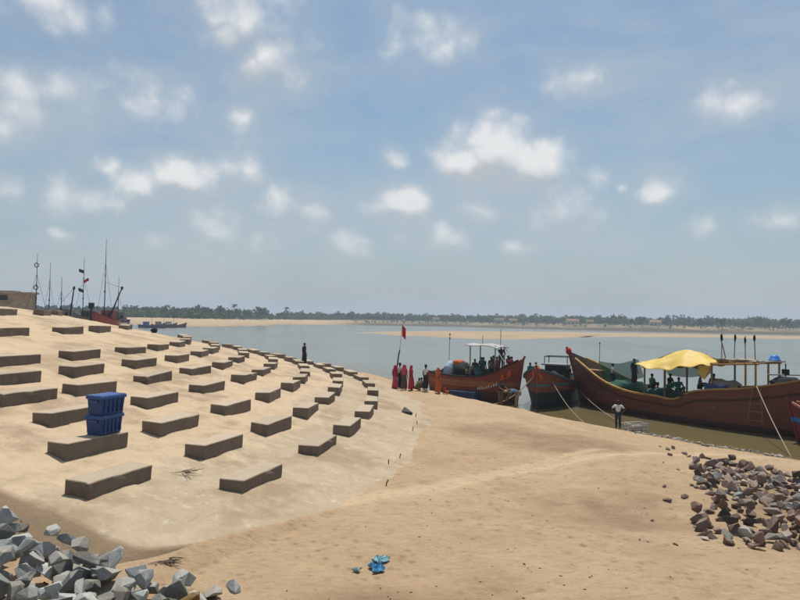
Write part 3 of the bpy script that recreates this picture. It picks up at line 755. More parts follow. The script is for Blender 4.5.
def right_heap():
    g = random.Random(77)
    dense = px_poly([(690, 459), (708, 456), (735, 454), (760, 459), (830, 468), (860, 520), (835, 545), (790, 552), (752, 552), (697, 538), (694, 512), (716, 500), (705, 488), (694, 475)], 1.05)
    c = [px_poly([q], 1.05)[0] for q in [(760, 480), (750, 525), (800, 500)]]
    bed = []
    def sz(k, x, y): return g.uniform(.30, .60) * (1 - .5 * k)
    for x, y, s in scatter(dense, sz, 4200, g, .80):
        q = g.random(); hi = .1 * math.exp(-min((x - a) ** 2 + (y - b) ** 2 for a, b in c))
        lab, me, gr = (('grey angular stone among the brown ones in the waterside heap', SL, 'grey stones in the brown heap') if q < .12 else ('pale stone among the brown ones in the waterside heap', SG, 'pale stones in the brown heap') if q < .2 else
                   ('brown angular stone in the heap by the river edge', SR, 'brown stones in the waterside heap'))
        bed.append((x, y, zland(x, y) + s * .14, s))
        stone(me, (x, y, zland(x, y) + s * .14), s, g, lab, gr, name='rubble_stone')
    for x, y, s in scatter(dense, lambda k, x, y: g.uniform(.28, .5), 200, g, 1.1):
        stone(SR, (x, y, rest_on(bed, x, y, s)), s, g, 'brown stone perched on top of the waterside heap', 'brown stones on top of the waterside heap', name='rubble_stone')
    for a, b, s in [(668, 450, .32), (673, 449, .3), (671, 456, .3), (684, 454, .3), (689, 457, .26), (702, 458, .34), (708, 459, .3), (667, 501, .24), (669, 502, .2), (685, 498, .28), (691, 486, .2), (696, 488, .22), (703, 489, .26), (664, 487, .18), (699, 529, .3), (709, 478, .5),
                    (660, 447, .16), (678, 470, .14), (663, 463, .14), (652, 521, .12), (676, 545, .12), (640, 540, .1), (723, 462, .55), (714, 466, .4)]:
        p = onz(a, b, 1.0); z = zland(p.x, p.y)
        for _ in range(6): p = onz(a, b, z); z = zland(p.x, p.y)
        stone(SR, (p.x, p.y, z + s * .1), s, g, 'loose brown stone strewn on sand apart from the waterside heap', 'loose brown stones on the sand', name='rubble_stone')
    v, f = [], []                                           # rubble washed along the waterline
    for k in range(90):
        t = (k + g.random()) / 90; a = 634 + t * 150; b = 433.5 + (a - 640) * .168 + g.gauss(0, 1.6)
        p = onz(a, b, .05); z = max(zland(p.x, p.y), -.04); me = g.choice(SR); n = len(v); sc = g.uniform(.1, .34); M_ = Matrix.Rotation(g.uniform(0, 6), 3, 'Z')
        v += [M_ @ q.co * sc + Vector((p.x, p.y, z + .02)) for q in me.vertices]; f += [tuple(i + n for i in q.vertices) for q in me.polygons]
    tag(obj('waterline_rubble', from_py('waterline_rubble', v, f), None, STONE_G), 'small rubble washed up along the waterline', kind='stuff')
right_heap()

# ------------------------------------------------------------------ fishing boats
def paint_material(name, upper, lower, split, band=None, wear=.5):
    """painted planks: object z decides the paint, with scuffs and stains"""
    t = NT(name); sx = t.N.new('ShaderNodeSeparateXYZ'); t.L.new(t.tc.outputs['Object'], sx.inputs[0])
    n = t.noise(1.3, 6, .7, t.scaled((1, 1, .35))); fine = t.noise(9, 6, .7); z = t.m('ADD', sx.outputs[2], t.m('MULTIPLY', t.m('SUBTRACT', n, .5), .10))
    c = t.mix(t.rng(z, split - .02, split + .02), lower, upper)
    if band: c = t.mix(t.m('MULTIPLY', t.rng(z, band[0] - .02, band[0] + .02), t.rng(z, band[1] - .02, band[1] + .02, 1, 0)), c, band[2])
    c = t.mix(t.rng(n, .5, .8, 0, wear), c, tuple(.45 * a for a in upper)); c = t.mix(t.rng(fine, .6, .8, 0, wear * .7), c, (.22, .17, .13))
    pl = t.N.new('ShaderNodeTexWave'); pl.wave_type = 'BANDS'; pl.bands_direction = 'Z'; pl.inputs['Scale'].default_value = 1.6; pl.inputs['Distortion'].default_value = .6; t.L.new(t.tc.outputs['Object'], pl.inputs['Vector'])
    return t.done(c, .6, t.bump(t.m('ADD', t.rng(pl.outputs[0], 0, .12, 0, 1), t.m('MULTIPLY', fine, .4)), .35, .02), .35)
WOOD = mat('weathered_wood', (.24, .165, .105), (.15, .10, .065), .85, 5, bump=.3)
WOODY = mat('ochre_wood', (.36, .21, .07), (.26, .14, .05), .7, 5, bump=.2)
YELLOW = mat('yellow_paint', (.50, .31, .05), (.24, .13, .05), .6, 2.2, bump=.2)
TARP = mat('yellow_tarpaulin', (.66, .47, .10), (.55, .37, .08), .55, 1.2, bump=.12, bscale=5)
ROPE = mat('rope', (.42, .36, .26), (.30, .25, .17), .95, 30)
BLACK = mat('black_cloth', (.02, .021, .024), (.012, .012, .014), .9, 6)
NETG = mat('green_net', (.035, .11, .08), (.02, .065, .05), .9, 14, bump=.8, bscale=30)
NETB = mat('beige_net', (.36, .31, .24), (.24, .20, .15), .95, 12, bump=.9, bscale=26)
NETD = mat('dark_net', (.035, .036, .036), (.02, .02, .02), .95, 12, bump=.9, bscale=26)
STEEL = mat('grey_steel', (.30, .30, .30), (.22, .21, .20), .5, 6, metal=.3)
WHITE = mat('white_paint', (.70, .70, .68), (.55, .54, .51), .5, 4)
TUBBLUE = mat('blue_tub', (.02, .17, .52), (.015, .12, .40), .45, 3)
REDCLOTH = mat('red_cloth', (.50, .03, .035), (.36, .02, .03), .85, 8)
MARIGOLD = mat('marigold', (.62, .13, .015), (.48, .05, .02), .9, 20, bump=.6)
def spl(xs, ys, n):
    """smooth interpolation through stations"""
    xs = np.array(xs, float); ys = np.array(ys, float); t = np.linspace(xs[0], xs[-1], n); d = np.gradient(ys, xs); i = np.clip(np.searchsorted(xs, t, 'right') - 1, 0, len(xs) - 2)
    h = xs[i + 1] - xs[i]; s = (t - xs[i]) / h
    return t, (2 * s**3 - 3 * s**2 + 1) * ys[i] + (s**3 - 2 * s**2 + s) * h * d[i] + (-2 * s**3 + 3 * s**2) * ys[i + 1] + (s**3 - s**2) * h * d[i + 1]
class Boat:
    """u runs from stern to bow along local +x; st rows: u, half beam at rim, rim z, half beam at water, keel z, rake (rim pushed forward)"""
    def __init__(s, name, loc, heading, st, label, hullmat, deckz, group='fishing boats', n=46, sharp=.8, deckmat=None, rimmat=None, inner=None):
        s.root = empty(name, loc, math.atan2(heading[1], heading[0]), label=label, cat='boat', group=group)
        st = np.array(st, float); s.u, s.hb = spl(st[:, 0], st[:, 1], n); s.zr = spl(st[:, 0], st[:, 2], n)[1]; s.hw = np.maximum(spl(st[:, 0], st[:, 3], n)[1], .02); s.zk = spl(st[:, 0], st[:, 4], n)[1]
        s.rk = spl(st[:, 0], st[:, 5], n)[1]; s.hb = np.maximum(s.hb, .04); s.deckz = deckz
        T = [0, .06, .14, .24, .36, .5, .64, .78, .9, 1]; nv = len(T); v = []; f = []
        def side(i, sg, t, inset=0):
            zz = s.zk[i] + (s.zr[i] - s.zk[i]) * t
            tw = (0 - s.zk[i]) / (s.zr[i] - s.zk[i]); hw, hb = s.hw[i], s.hb[i]
            y = hw * math.sin(min(1, t / tw) * math.pi / 2) ** .8 if t < tw else hw + (hb - hw) * ((t - tw) / (1 - tw))
            return Vector((s.u[i] + s.rk[i] * t, sg * max(.02, y - inset), zz))
        s.side = side
        for sg in (-1, 1):
            b = len(v)
            for i in range(n): v += [side(i, sg, t) for t in T]
            for i in range(n - 1):
                for j in range(nv - 1):
                    q = (b + i * nv + j, b + (i + 1) * nv + j, b + (i + 1) * nv + j + 1, b + i * nv + j + 1); f.append(q if sg < 0 else q[::-1])
            f.append(tuple(b + j for j in range(nv)) if sg > 0 else tuple(b + j for j in reversed(range(nv))))
        half = n * nv
        for j in range(nv - 1): f.append((j, j + 1, half + j + 1, half + j))                       # transom
        for i in range(n - 1): f.append((i * nv, half + i * nv, half + (i + 1) * nv, (i + 1) * nv))
        s.hull = obj('hull', from_py('hull', v, f, True), s.root, hullmat)
        # inner lining and deck
        m1 = MB(); lin = []
        for sg in (-1, 1):
            rows = []
            for i in range(n):
                tz = max(.02, min(.99, (deckz - s.zk[i]) / (s.zr[i] - s.zk[i]))); a = side(i, sg, 1, .09); bq = side(i, sg, tz, .09); rows.append((a, bq))
            k = len(m1.v); m1.v += [tuple(p) for r_ in rows for p in r_]
            for i in range(n - 1): m1.f.append((k + 2 * i, k + 2 * i + 1, k + 2 * i + 3, k + 2 * i + 2))
            lin.append([r_[1] for r_ in rows])
        m1.build('inner_planking', inner or WOOD, s.root)
        md = MB(); k = 0; md.v = [tuple(p + Vector((0, 0, .015))) for i in range(n) for p in (lin[0][i], lin[1][i])]
        md.f = [(2 * i, 2 * i + 2, 2 * i + 3, 2 * i + 1) for i in range(n - 1)]; md.build('deck', deckmat or WOOD, s.root)
        s.rim_range = lambda u0, u1: [i for i in range(n) if u0 <= s.u[i] <= u1]
        s.n = n
    def rail(s, name, u0, u1, w, h, ma, dz=0.0, out=.05, t=1.0):
        for sg in (-1, 1):
            idx = s.rim_range(u0, u1); m1 = MB(); rings = []
            for i in idx:
                p = s.side(i, sg, t); o_ = Vector((0, sg * out, dz)); a = p + o_
                rings.append([a + Vector((0, sg * w / 2, -h / 2)), a + Vector((0, sg * w / 2, h / 2)), a + Vector((0, -sg * w / 2, h / 2)), a + Vector((0, -sg * w / 2, -h / 2))])
            m1.loft(rings).build(name, ma, s.hull)
    def part(s, name, mb, ma, smooth=False, parent=None): return mb.build(name, ma, parent or s.root, smooth)
    def world(s, p): return s.root.matrix_basis @ Vector(p)
def cloth_sheet(us, vs, zf, thick=.02):
    """a draped sheet with thickness over a local grid"""
    top = [[Vector((u, v, zf(u, v))) for v in vs] for u in us]; m1 = MB(); nu, nv = len(us), len(vs); V = [p for r_ in top for p in r_]; V += [p - Vector((0, 0, thick)) for p in V]
    f = []; k = nu * nv
    for i in range(nu - 1):
        for j in range(nv - 1):
            a = i * nv + j; f += [(a, a + nv, a + nv + 1, a + 1), (k + a, k + a + 1, k + a + nv + 1, k + a + nv)]
    for i in range(nu - 1):
        for j in (0, nv - 1): a = i * nv + j; f.append((a, a + nv, k + a + nv, k + a))
    for j in range(nv - 1):
        for i in (0, nu - 1): a = i * nv + j; f.append((a, a + 1, k + a + 1, k + a))
    return m1.add(V, f)
def heap(name, loc, r, ma, label, cat, seed, sub=3, amp=.35):
    o = MB().blob((0, 0, 0), r, seed, sub, amp, 2.2).build(name, ma, None, True, loc); tag(o, label, cat); return o
def rope(a, b, sag, r_=.018, name='mooring_rope', label='', n=14):
    a, b = Vector(a), Vector(b); pts = [a.lerp(b, i / n) - Vector((0, 0, sag * math.sin(math.pi * i / n))) for i in range(n + 1)]
    o = MB().tube([p - a for p in pts], r_, 5).build(name, ROPE, None, True, a); tag(o, label, 'rope'); return o

# ---- the large brown boat with the yellow awning
H3 = Vector((-.575, .818)); O3 = Vector((16.98, 38.86, 0))
HULL3 = paint_material('brown_hull', (.155, .056, .034), (.07, .03, .022), .35, None, .6)
b3 = Boat('fishing_boat', O3, H3, [(-6.6, 1.15, 2.95, .75, -.25, -.35), (-5.6, 1.45, 2.62, 1.1, -.45, -.1), (-3.8, 1.75, 2.2, 1.5, -.6, 0), (-1.9, 1.85, 1.95, 1.6, -.7, 0), (-1.0, 1.86, 1.72, 1.62, -.7, 0), (-.5, 1.86, 1.40, 1.62, -.7, 0),
     (1.15, 1.82, 1.36, 1.5, -.7, 0), (3.2, 1.65, 1.45, 1.2, -.65, .05), (5.0, 1.3, 1.92, .75, -.5, .25), (6.4, .85, 2.68, .32, -.35, .6), (7.3, .4, 3.2, .1, -.25, .95), (7.75, .06, 3.5, .03, -.2, 1.2)],
     'big brown wooden fishing boat with yellow rim and yellow awning', HULL3, .75)
b3.rail('yellow_gunwale', -.75, 7.4, .16, .10, YELLOW, .03); b3.rail('aft_gunwale', -6.6, -.72, .14, .09, WOODY, .03)
b3.rail('rubbing_strake', -6.3, 6.6, .07, .10, mat('dark_strake', (.07, .03, .02), (.05, .02, .015), .7), 0, .03, .80)
stem = MB(); stem.tube([b3.side(b3.n - 1, 1, t) + Vector((.04, -.02, .0)) for t in (0, .25, .5, .75, 1.0)] + [b3.side(b3.n - 1, 1, 1) + Vector((.22, 0, .32))], .09, 6); b3.part('stem_post', stem, HULL3)
MBs = MB(); MBs.tube([(-6.85, 0, -.3), (-7.0, 0, 1.6), (-7.05, 0, 3.3)], .09, 6); b3.part('stern_post', MBs, HULL3)
MBr = MB(); MBr.box(-7.35, -6.95, -.04, .04, -.7, 1.2); b3.part('rudder', MBr, HULL3)
MBc = MB(); MBc.blob((9.05, 0, 3.55), (.20, .2, .28), 4, 2, .4); b3.part('bow_cloth', MBc, REDCLOTH, True)
rb = MB(); rb.tube([(8.2, .35, 2.7), (8.4, 0, 3.0), (8.2, -.4, 2.7), (7.7, -.55, 2.75)], .05, 6); b3.part('bow_lashing', rb, YELLOW, True)
for u in (5.6, 3.6, -2.4, -4.8):
    th_ = MB(); w_ = float(np.interp(u, b3.u, b3.hb)) - .1; th_.box(u - .12, u + .12, -w_, w_, 1.05, 1.12); b3.part('thwart', th_, WOOD)
bw = MB(); bw.box(6.2, 7.6, -.35, .35, 2.35, 2.42); b3.part('foredeck', bw, WOODY)
post = [(.9, -1.15, 1.0, 2.95), (.9, 1.15, 1.0, 2.95), (2.3, -1.05, .9, 2.95), (2.3, 1.05, .9, 2.95), (-2.0, -1.2, 1.2, 3.35), (-2.0, 1.2, 1.2, 3.35), (-3.85, -1.2, .8, 3.48), (-3.85, 1.2, .8, 3.48), (-4.4, -1.25, .8, 3.5), (-4.4, 1.25, .8, 3.5)]
for u, v_, z0, z1 in post: q = MB(); q.tube([(u, v_, z0), (u, v_, z1)], .055, 6); b3.part('awning_post', q, WOODY if u < -3 else WOOD)
for v_ in (-1.2, 1.2): q = MB(); q.tube([(2.45, v_ * .9, 2.92), (.9, v_, 2.98), (-2, v_, 3.36), (-4.55, v_, 3.54)], .05, 6); b3.part('awning_beam', q, WOODY)
for u, z in ((-2.0, 3.42), (-3.85, 3.53), (-4.4, 3.56), (.9, 3.05), (2.3, 2.99)): q = MB(); q.tube([(u, -1.3, z), (u, 1.3, z)], .045, 6); b3.part('awning_crossbeam', q, WOODY)
q = MB(); q.tube([(2.4, 0, 3.25), (1.3, 0, 3.75), (-.1, 0, 3.98), (-1.9, 0, 3.5)], .05, 6); b3.part('ridge_pole', q, WOOD)
def tarp_z(u, v_):
    ridge = float(np.interp(u, [-2.0, -1.5, -.9, -.1, .8, 1.8, 2.6], [3.55, 3.62, 3.86, 4.08, 3.98, 3.5, 3.3])); a = abs(v_) / 1.5
    eave = float(np.interp(u, [-2.0, -.8, .1, 1.0, 1.8, 2.6], [3.36, 3.30, 3.12, 3.0, 3.0, 3.15]))
    return ridge + (eave - ridge) * (a ** 1.2) + .05 * math.sin(u * 5 + v_ * 2) * a + .09 * mnoise(Vector((u * 1.5, v_ * 2.5, 3))) - .06 * abs(math.sin(u * 2.1 + .5)) * a
b3.part('awning', cloth_sheet(np.linspace(-2.05, 2.6, 40), np.linspace(-1.6, 1.6, 22), tarp_z), TARP, True)
b3.part('awning_flap', MB().loft([[Vector((-1.15 - .22 * k - .03 * math.sin(k), 1.2 + .05 * math.sin(2 * k), 3.36)), Vector((-1.15 - .22 * k, 1.16 + .05 * math.sin(2 * k), 3.36)), Vector((-1.3 - .12 * k, 1.16 + .08 * math.cos(2 * k), 2.75 - .25 * math.sin(k * .8))), Vector((-1.3 - .12 * k, 1.2 + .08 * math.cos(2 * k), 2.75 - .25 * math.sin(k * .8)))] for k in range(5)]), TARP)
roofl = MB(); roofl.blob((-2.9, 0, 3.62), (1.1, .9, .10), 8, 3, .5, 3); b3.part('roof_bundle', roofl, NETB, True)
lad = MB()
for u in (-4.45, -5.0):
    q = MB(); q.tube([(u + .22 * (1 if u > -4.7 else -1) * -.4, 1.80, 2.4), (u + (.08 if u > -4.7 else -.12), 1.98, .62)], .025, 5); b3.part('ladder_rail', q, WOOD)
for z in (.7, 1.15, 1.55): q = MB(); q.tube([(-4.40, 1.98 - .05 * z, z), (-5.06, 1.98 - .05 * z, z + .03)], .022, 5); b3.part('ladder_rung', q, WOOD)
q = MB(); q.tube([(-4.4, 0, 2.95), (-7.2, 0, 3.12)], .035, 6); b3.part('stern_spar', q, STEEL)
q = MB(); q.tube([(-4.4, .3, 3.6), (-4.95, .2, 3.66), (-5.4, .2, 3.7)], .03, 6); b3.part('roof_spar', q, WOOD)
q = MB(); q.tube([(-5.35, .1, 2.3), (-5.35, .1, 3.6)], .03, 6); q.box(-5.5, -5.2, 0, .2, 3.05, 3.3); b3.part('stern_lamp_post', q, BLACK)
def marker_pole(u, v_, z0, z1, lean, label, flag=0):
    t = empty('net_marker_pole', b3.world((u, v_, z0)), 0, label=label, cat='pole', group='net marker poles on the big boat')
    MB().tube([(0, 0, 0), (lean, 0, z1 - z0)], .025, 6).build('pole', WOOD, t)
    MB().blob((lean * .92, 0, (z1 - z0) * .90), (.055, .06, .22), int(u * 10), 2, .8).build('flag_bundle', BLACK, t, True)
    if flag: MB().tube([(lean * .8, 0, (z1 - z0) * .72), (lean + .12 * flag, .05, (z1 - z0) * .5), (lean + .3 * flag, .1, .05)], .03, 5).build('brace', WOOD, t)
marker_pole(-1.95, .1, 3.5, 4.95, .0, 'marker pole with forked foot and black flag bundle over the awning', 1)
marker_pole(-2.65, .1, 3.55, 4.98, .06, 'marker pole with long black flag bundle over the boat roof')
marker_pole(-3.3, .15, 3.6, 4.85, -.02, 'straight marker pole with small black knob over the boat roof')
marker_pole(-3.7, -.1, 3.6, 4.98, -.05, 'leaning marker pole with round black knob at roof end')
t = empty('blue_tub', b3.world((-4.85, .2, 3.72)), .3, label='bright blue tub upturned on the roof spar of the big boat', cat='tub')
MB().loft([[Vector((math.cos(a) * r_, math.sin(a) * r_, z)) for a in [k * math.pi / 8 for k in range(16)]] for r_, z in ((.29, 0), (.29, .05), (.26, .06), (.22, .20), (.13, .28), (.03, .30))]).build('tub_body', TUBBLUE, t, True)
MB().tube([((.28) * math.cos(k * math.pi / 10), .28 * math.sin(k * math.pi / 10), .02) for k in range(21)], .025, 6, cap=False).build('tub_rim', TUBBLUE, t, True)
# deck cargo
heap('net_heap', b3.world((-2.1, .1, 1.95)), (1.0, .8, .55), NETB, 'heaped beige fishing net on the big boat behind the blue box', 'fishing net', 3)
heap('green_net_heap', b3.world((4.3, .1, 1.45)), (1.3, .8, .5), NETG, 'heaped green net in the bow of the big boat', 'fishing net', 7)
heap('green_net_pile', b3.world((2.0, -.4, 1.2)), (1.1, .8, .45), NETG, 'green net pile amidships under the yellow awning', 'fishing net', 9)
heap('stern_net', b3.world((-5.4, .2, 2.55)), (.7, .6, .4), NETD, 'dark bundle of nets at the stern of the big boat', 'fishing net', 12)
def small_box(loc, rz, l, w, h, ma, label, name='fish_box'):
    t = empty(name, loc, rz, label=label, cat='box')
    MB().box(-l / 2, l / 2, -w / 2, w / 2, 0, h * .86).build('body', ma, t)
    MB().box(-l / 2 - .03, l / 2 + .03, -w / 2 - .03, w / 2 + .03, h * .862, h).build('rim', ma, t)
    for sx in (-1, 1): MB().box(sx * (l / 2 + .012) - .02, sx * (l / 2 + .012) + .02, -w * .2, w * .2, h * .6, h * .7).build('handle', ma, t)
    return t
small_box(b3.world((-2.2, 1.15, 1.78)), math.atan2(H3.y, H3.x), 1.05, .5, .5, BLUE2, 'blue fish box on the side deck of the big boat')
# green netting strung up at the bow
def net_sheet_material():
    t = NT('green_netting'); vec = t.tc.outputs['Object']
    tr = t.N.new('ShaderNodeBsdfTransparent'); mx = t.N.new('ShaderNodeMixShader'); mx.inputs[0].default_value = .5
    t.done(t.mix(t.noise(3, 4), (.05, .26, .19), (.03, .18, .13)), .9); out = t.N['Material Output']; t.L.new(tr.outputs[0], mx.inputs[1]); t.L.new(t.b.outputs[0], mx.inputs[2]); t.L.new(mx.outputs[0], out.inputs[0]); return t.ma
NETSHEET = net_sheet_material()
o = cloth_sheet(np.linspace(0, 3.1, 26), np.linspace(0, 1.1, 10), lambda u, v_: 0, .015)
o.v = [(u, .25 * math.sin(u * 1.9) * (1 - v_) + z + .5 * v_, .10 * u + 1.5 - v_ * 1.05 - .22 * math.sin(math.pi * u / 3.1)) for u, v_, z in o.v]
o2 = MB(); o2.v, o2.f = [(u * .95, y_, z_ + .85) for u, y_, z_ in o.v], list(o.f)
no_ = o.build('hung_netting', NETSHEET, None, True, b3.world((6.6, -.1, 1.5)), (0, 0, math.atan2(-H3.y, -H3.x))); tag(no_, 'green see-through netting strung across the bow of the big boat', 'fishing net')
no_ = o2.build('awning_netting', NETSHEET, None, True, b3.world((2.4, -.9, 1.2)), (0, 0, math.atan2(-H3.y, -H3.x))); tag(no_, 'green see-through netting hung beneath the yellow awning', 'fishing net')
t = empty('bow_staff', b3.world((6.3, .2, 2.2)), 0, label='thin upright staff at the bow of the big boat', cat='pole'); MB().tube([(0, 0, 0), (.03, 0, 2.0)], .02, 5).build('pole', WOOD, t); MB().blob((.03, 0, 2.0), (.05, .05, .08), 2, 1).build('knob', BLACK, t)
sh = onz(792, 455, .1); rope(b3.world((-4.7, 1.75, 2.45)), (sh.x, sh.y, zland(sh.x, sh.y)), .12, .022, label='pale rope from the stern of the big boat to the beach')
sh = onz(640, 428, .1); rope(b3.world((8.0, .25, 1.0)), (sh.x - .4, sh.y, .1), .25, .018, label='bow rope of the big boat slanting down to the shore')

# ---- the red boat with the frame canopy
H1 = Vector((.82, -.57)).normalized(); O1 = Vector((6.0, 46.6, 0))
HULL1 = paint_material('red_hull', (.23, .052, .030), (.085, .034, .026), .75, (1.15, 1.42, (.27, .12, .05)), .55)
b1 = Boat('fishing_boat', O1, H1, [(-3.9, 1.05, 1.85, .8, -.2, -.2), (-3.0, 1.25, 1.75, 1.05, -.35, 0), (-.7, 1.4, 1.68, 1.2, -.5, 0), (.6, 1.35, 1.82, 1.0, -.5, .05), (1.3, 1.1, 2.15, .6, -.4, .15), (1.9, .7, 2.6, .22, -.3, .3), (2.4, .08, 3.0, .03, -.2, .45)],
     'red and orange fishing boat with pale frame canopy crowded with people', HULL1, .95)
b1.rail('gunwale', -3.9, 2.35, .14, .12, mat('black_rail', (.035, .03, .028), (.025, .02, .02), .7), .03)
b1.rail('orange_strake', -3.6, 2.0, .06, .09, mat('orange_paint', (.45, .14, .03), (.34, .10, .03), .6), 0, .03, .72)
stem = MB(); stem.tube([b1.side(b1.n - 1, 1, t) + Vector((.03, 0, 0)) for t in (0, .3, .6, 1.0)] + [b1.side(b1.n - 1, 1, 1) + Vector((.15, 0, .2))], .08, 6); b1.part('stem_post', stem, HULL1)
for u in (-2.2, .4): q = MB(); q.box(u - .12, u + .12, -1.2, 1.2, 1.25, 1.32); b1.part('thwart', q, WOOD)
for k in range(9):                                   # worn pale lettering strokes on the bow planks
    i = int(np.argmin(abs(b1.u - (.1 + .14 * k)))); p = b1.side(i, -1, .66); q = MB(); q.box(p.x - .045, p.x + .03, p.y - .03, p.y + .01, p.z - .1, p.z + (.1 if k % 3 else .02)); b1.part('lettering_stroke', q, WHITE, parent=b1.hull)
for u, v_ in ((-.75, -.75), (-.75, .75), (1.15, -.7), (1.15, .7)): q = MB(); q.tube([(u, v_, 1.0), (u, v_, 3.85)], .05, 6); b1.part('canopy_post', q, STEEL)
q = cloth_sheet(np.linspace(-1.0, 1.4, 14), np.linspace(-.95, .95, 10), lambda u, v_: 3.95 - .12 * v_ * v_ + .03 * math.sin(u * 4) - (.35 * max(0, u - 1.0)), .05); b1.part('canopy', q, mat('dull_canopy', (.42, .41, .39), (.30, .29, .28), .8, 4), True)
q = MB(); q.box(.1, 1.0, -.45, .45, .97, 2.2); b1.part('engine_house', q, mat('dark_paint', (.05, .04, .035), (.03, .03, .03), .6))
for u, z in ((1.05, 5.0), (-.35, 4.5)): q = MB(); q.tube([(u, .3, 3.9), (u + .02, .3, z)], .025, 6); b1.part('aerial', q, STEEL)
q = MB(); q.blob((2.1, -.55, 2.0), (.18, .14, .3), 3, 2, .5); q.blob((1.8, -.85, 1.75), (.14, .1, .2), 5, 2, .5); b1.part('flower_garland', q, MARIGOLD, True)
q = MB(); q.tube([(1.15, -.7, 3.8), (1.7, -.6, 2.9), (2.0, -.5, 2.6)], .03, 5); q.tube([(1.15, .7, 3.8), (1.8, .6, 2.9)], .03, 5); b1.part('canopy_stay', q, WHITE)
heap('net_heap', b1.world((-1.6, -.1, 1.9)), (.85, .75, .62), NETD, 'black net heap on the stern half of the red boat', 'fishing net', 21)
heap('cloth_bundle', b1.world((-2.6, -.3, 2.05)), (.5, .45, .55), mat('pale_blue_cloth', (.42, .50, .62), (.30, .36, .48), .9, 5), 'pale blue and white sheet bundle at the stern of the red boat', 'bundle', 23)
heap('orange_bundle', b1.world((-2.0, -.15, 2.52)), (.4, .35, .22), mat('orange_cloth', (.55, .16, .05), (.42, .10, .04), .9, 8), 'orange cloth bundle on top of the net heap', 'bundle', 25)
t = empty('stern_staff', b1.world((-3.2, .5, 1.6)), 0, label='thin staff with dark tips at the stern of the red boat', cat='pole'); MB().tube([(0, 0, 0), (.05, 0, 2.9)], .02, 5).build('pole', WOOD, t)
for z in (2.6, 2.9): MB().blob((.05, 0, z), (.06, .06, .09), int(z * 10), 1).build('float', BLACK, t)
bx = b1.world((-.6, -1.75, 0)); t = small_box((bx.x, bx.y, max(zland(bx.x, bx.y), 0.0) - .02), math.atan2(H1.y, H1.x), 1.9, .7, .75, mat('blue_grey_tarp', (.04, .07, .14), (.03, .05, .09), .7, 4), 'long dark blue ice box beside the red boat', 'ice_box')

# ---- the boat seen bow-on
H2 = Vector((-.44, -.90)).normalized(); O2 = Vector((10.9, 46.6, 0))
HULL2 = paint_material('red_green_hull', (.21, .062, .036), (.022, .035, .03), 1.05, (1.42, 1.58, (.05, .16, .18)), .45)
b2 = Boat('fishing_boat', O2, H2, [(-4.4, 1.1, 1.7, .9, -.2, -.2), (-3, 1.45, 1.6, 1.3, -.4, 0), (-.5, 1.62, 1.55, 1.45, -.5, 0), (1.6, 1.55, 1.65, 1.2, -.5, .05), (3.0, 1.25, 1.92, .75, -.4, .2), (4.0, .75, 2.25, .3, -.3, .4), (4.7, .08, 2.6, .03, -.2, .6)],
     'red and dark green fishing boat with small wheelhouse moored between the others', HULL2, .8)
b2.rail('gunwale', -4.4, 4.6, .14, .12, mat('teal_rail', (.05, .13, .15), (.04, .09, .10), .6), .03)
b2.rail('rubbing_strake', -4.2, 4.2, .07, .10, HULL1, 0, .03, .74)
stem = MB(); stem.tube([b2.side(b2.n - 1, 1, t) + Vector((.03, 0, 0)) for t in (0, .3, .6, 1.0)] + [b2.side(b2.n - 1, 1, 1) + Vector((.12, 0, .25))], .08, 6); b2.part('stem_post', stem, HULL2)
q = MB(); q.box(-1.6, -.2, -.75, .75, .82, 2.5); wh2 = b2.part('wheelhouse', q, mat('dark_teal_paint', (.04, .055, .06), (.03, .04, .04), .6))
wr = MB(); wr.box(-1.8, 0, -.95, .95, 2.502, 2.6); wr = b2.part('wheelhouse_roof', wr, STEEL, parent=wh2)
for v_ in (-.4, .4): q = MB(); q.box(-.205, -.17, v_ - .22, v_ + .22, 1.75, 2.25); b2.part('wheelhouse_window', q, DARKGLASS, parent=wh2)
for u, v_ in ((-1.6, -.8), (-1.6, .8), (-.3, -.8), (-.3, .8)): q = MB(); q.tube([(u, v_, 2.6), (u, v_, 3.1)], .03, 5); b2.part('roof_rail_post', q, BLACK)
q = MB(); q.tube([(-1.6, -.8, 3.1), (-.3, -.8, 3.1), (-.3, .8, 3.1), (-1.6, .8, 3.1), (-1.6, -.8, 3.1)], .03, 5); b2.part('roof_rail', q, BLACK)
q = MB(); q.blob((4.98, 0, 2.35), (.2, .24, .34), 31, 2, .6); q.blob((4.9, .22, 2.05), (.15, .15, .24), 33, 2, .5); b2.part('flower_garland', q, MARIGOLD, True)
heap('net_heap', b2.world((1.2, .2, 1.5)), (1.1, .9, .6), NETD, 'dark net heap before the wheelhouse of the middle boat', 'fishing net', 35)
heap('teal_net_heap', b2.world((2.6, -.3, 1.7)), (.6, .6, .35), mat('teal_net', (.05, .14, .16), (.03, .09, .1), .95, 10, bump=.8), 'teal net bundle near the bow of the middle boat', 'fishing net', 37)
q = onz(488, 401, .6); rope(b2.world((4.95, 0, 2.3)), (q.x, q.y, zland(q.x, q.y) + .03), .45, .03, label='thick pale rope hanging from the middle boat to the beach')
q = onz(612, 426, .1); rope(b2.world((3.9, .7, 1.8)), (q.x - 1.2, q.y + .3, .05), .3, .018, label='thin rope from the middle boat down to the shallows')

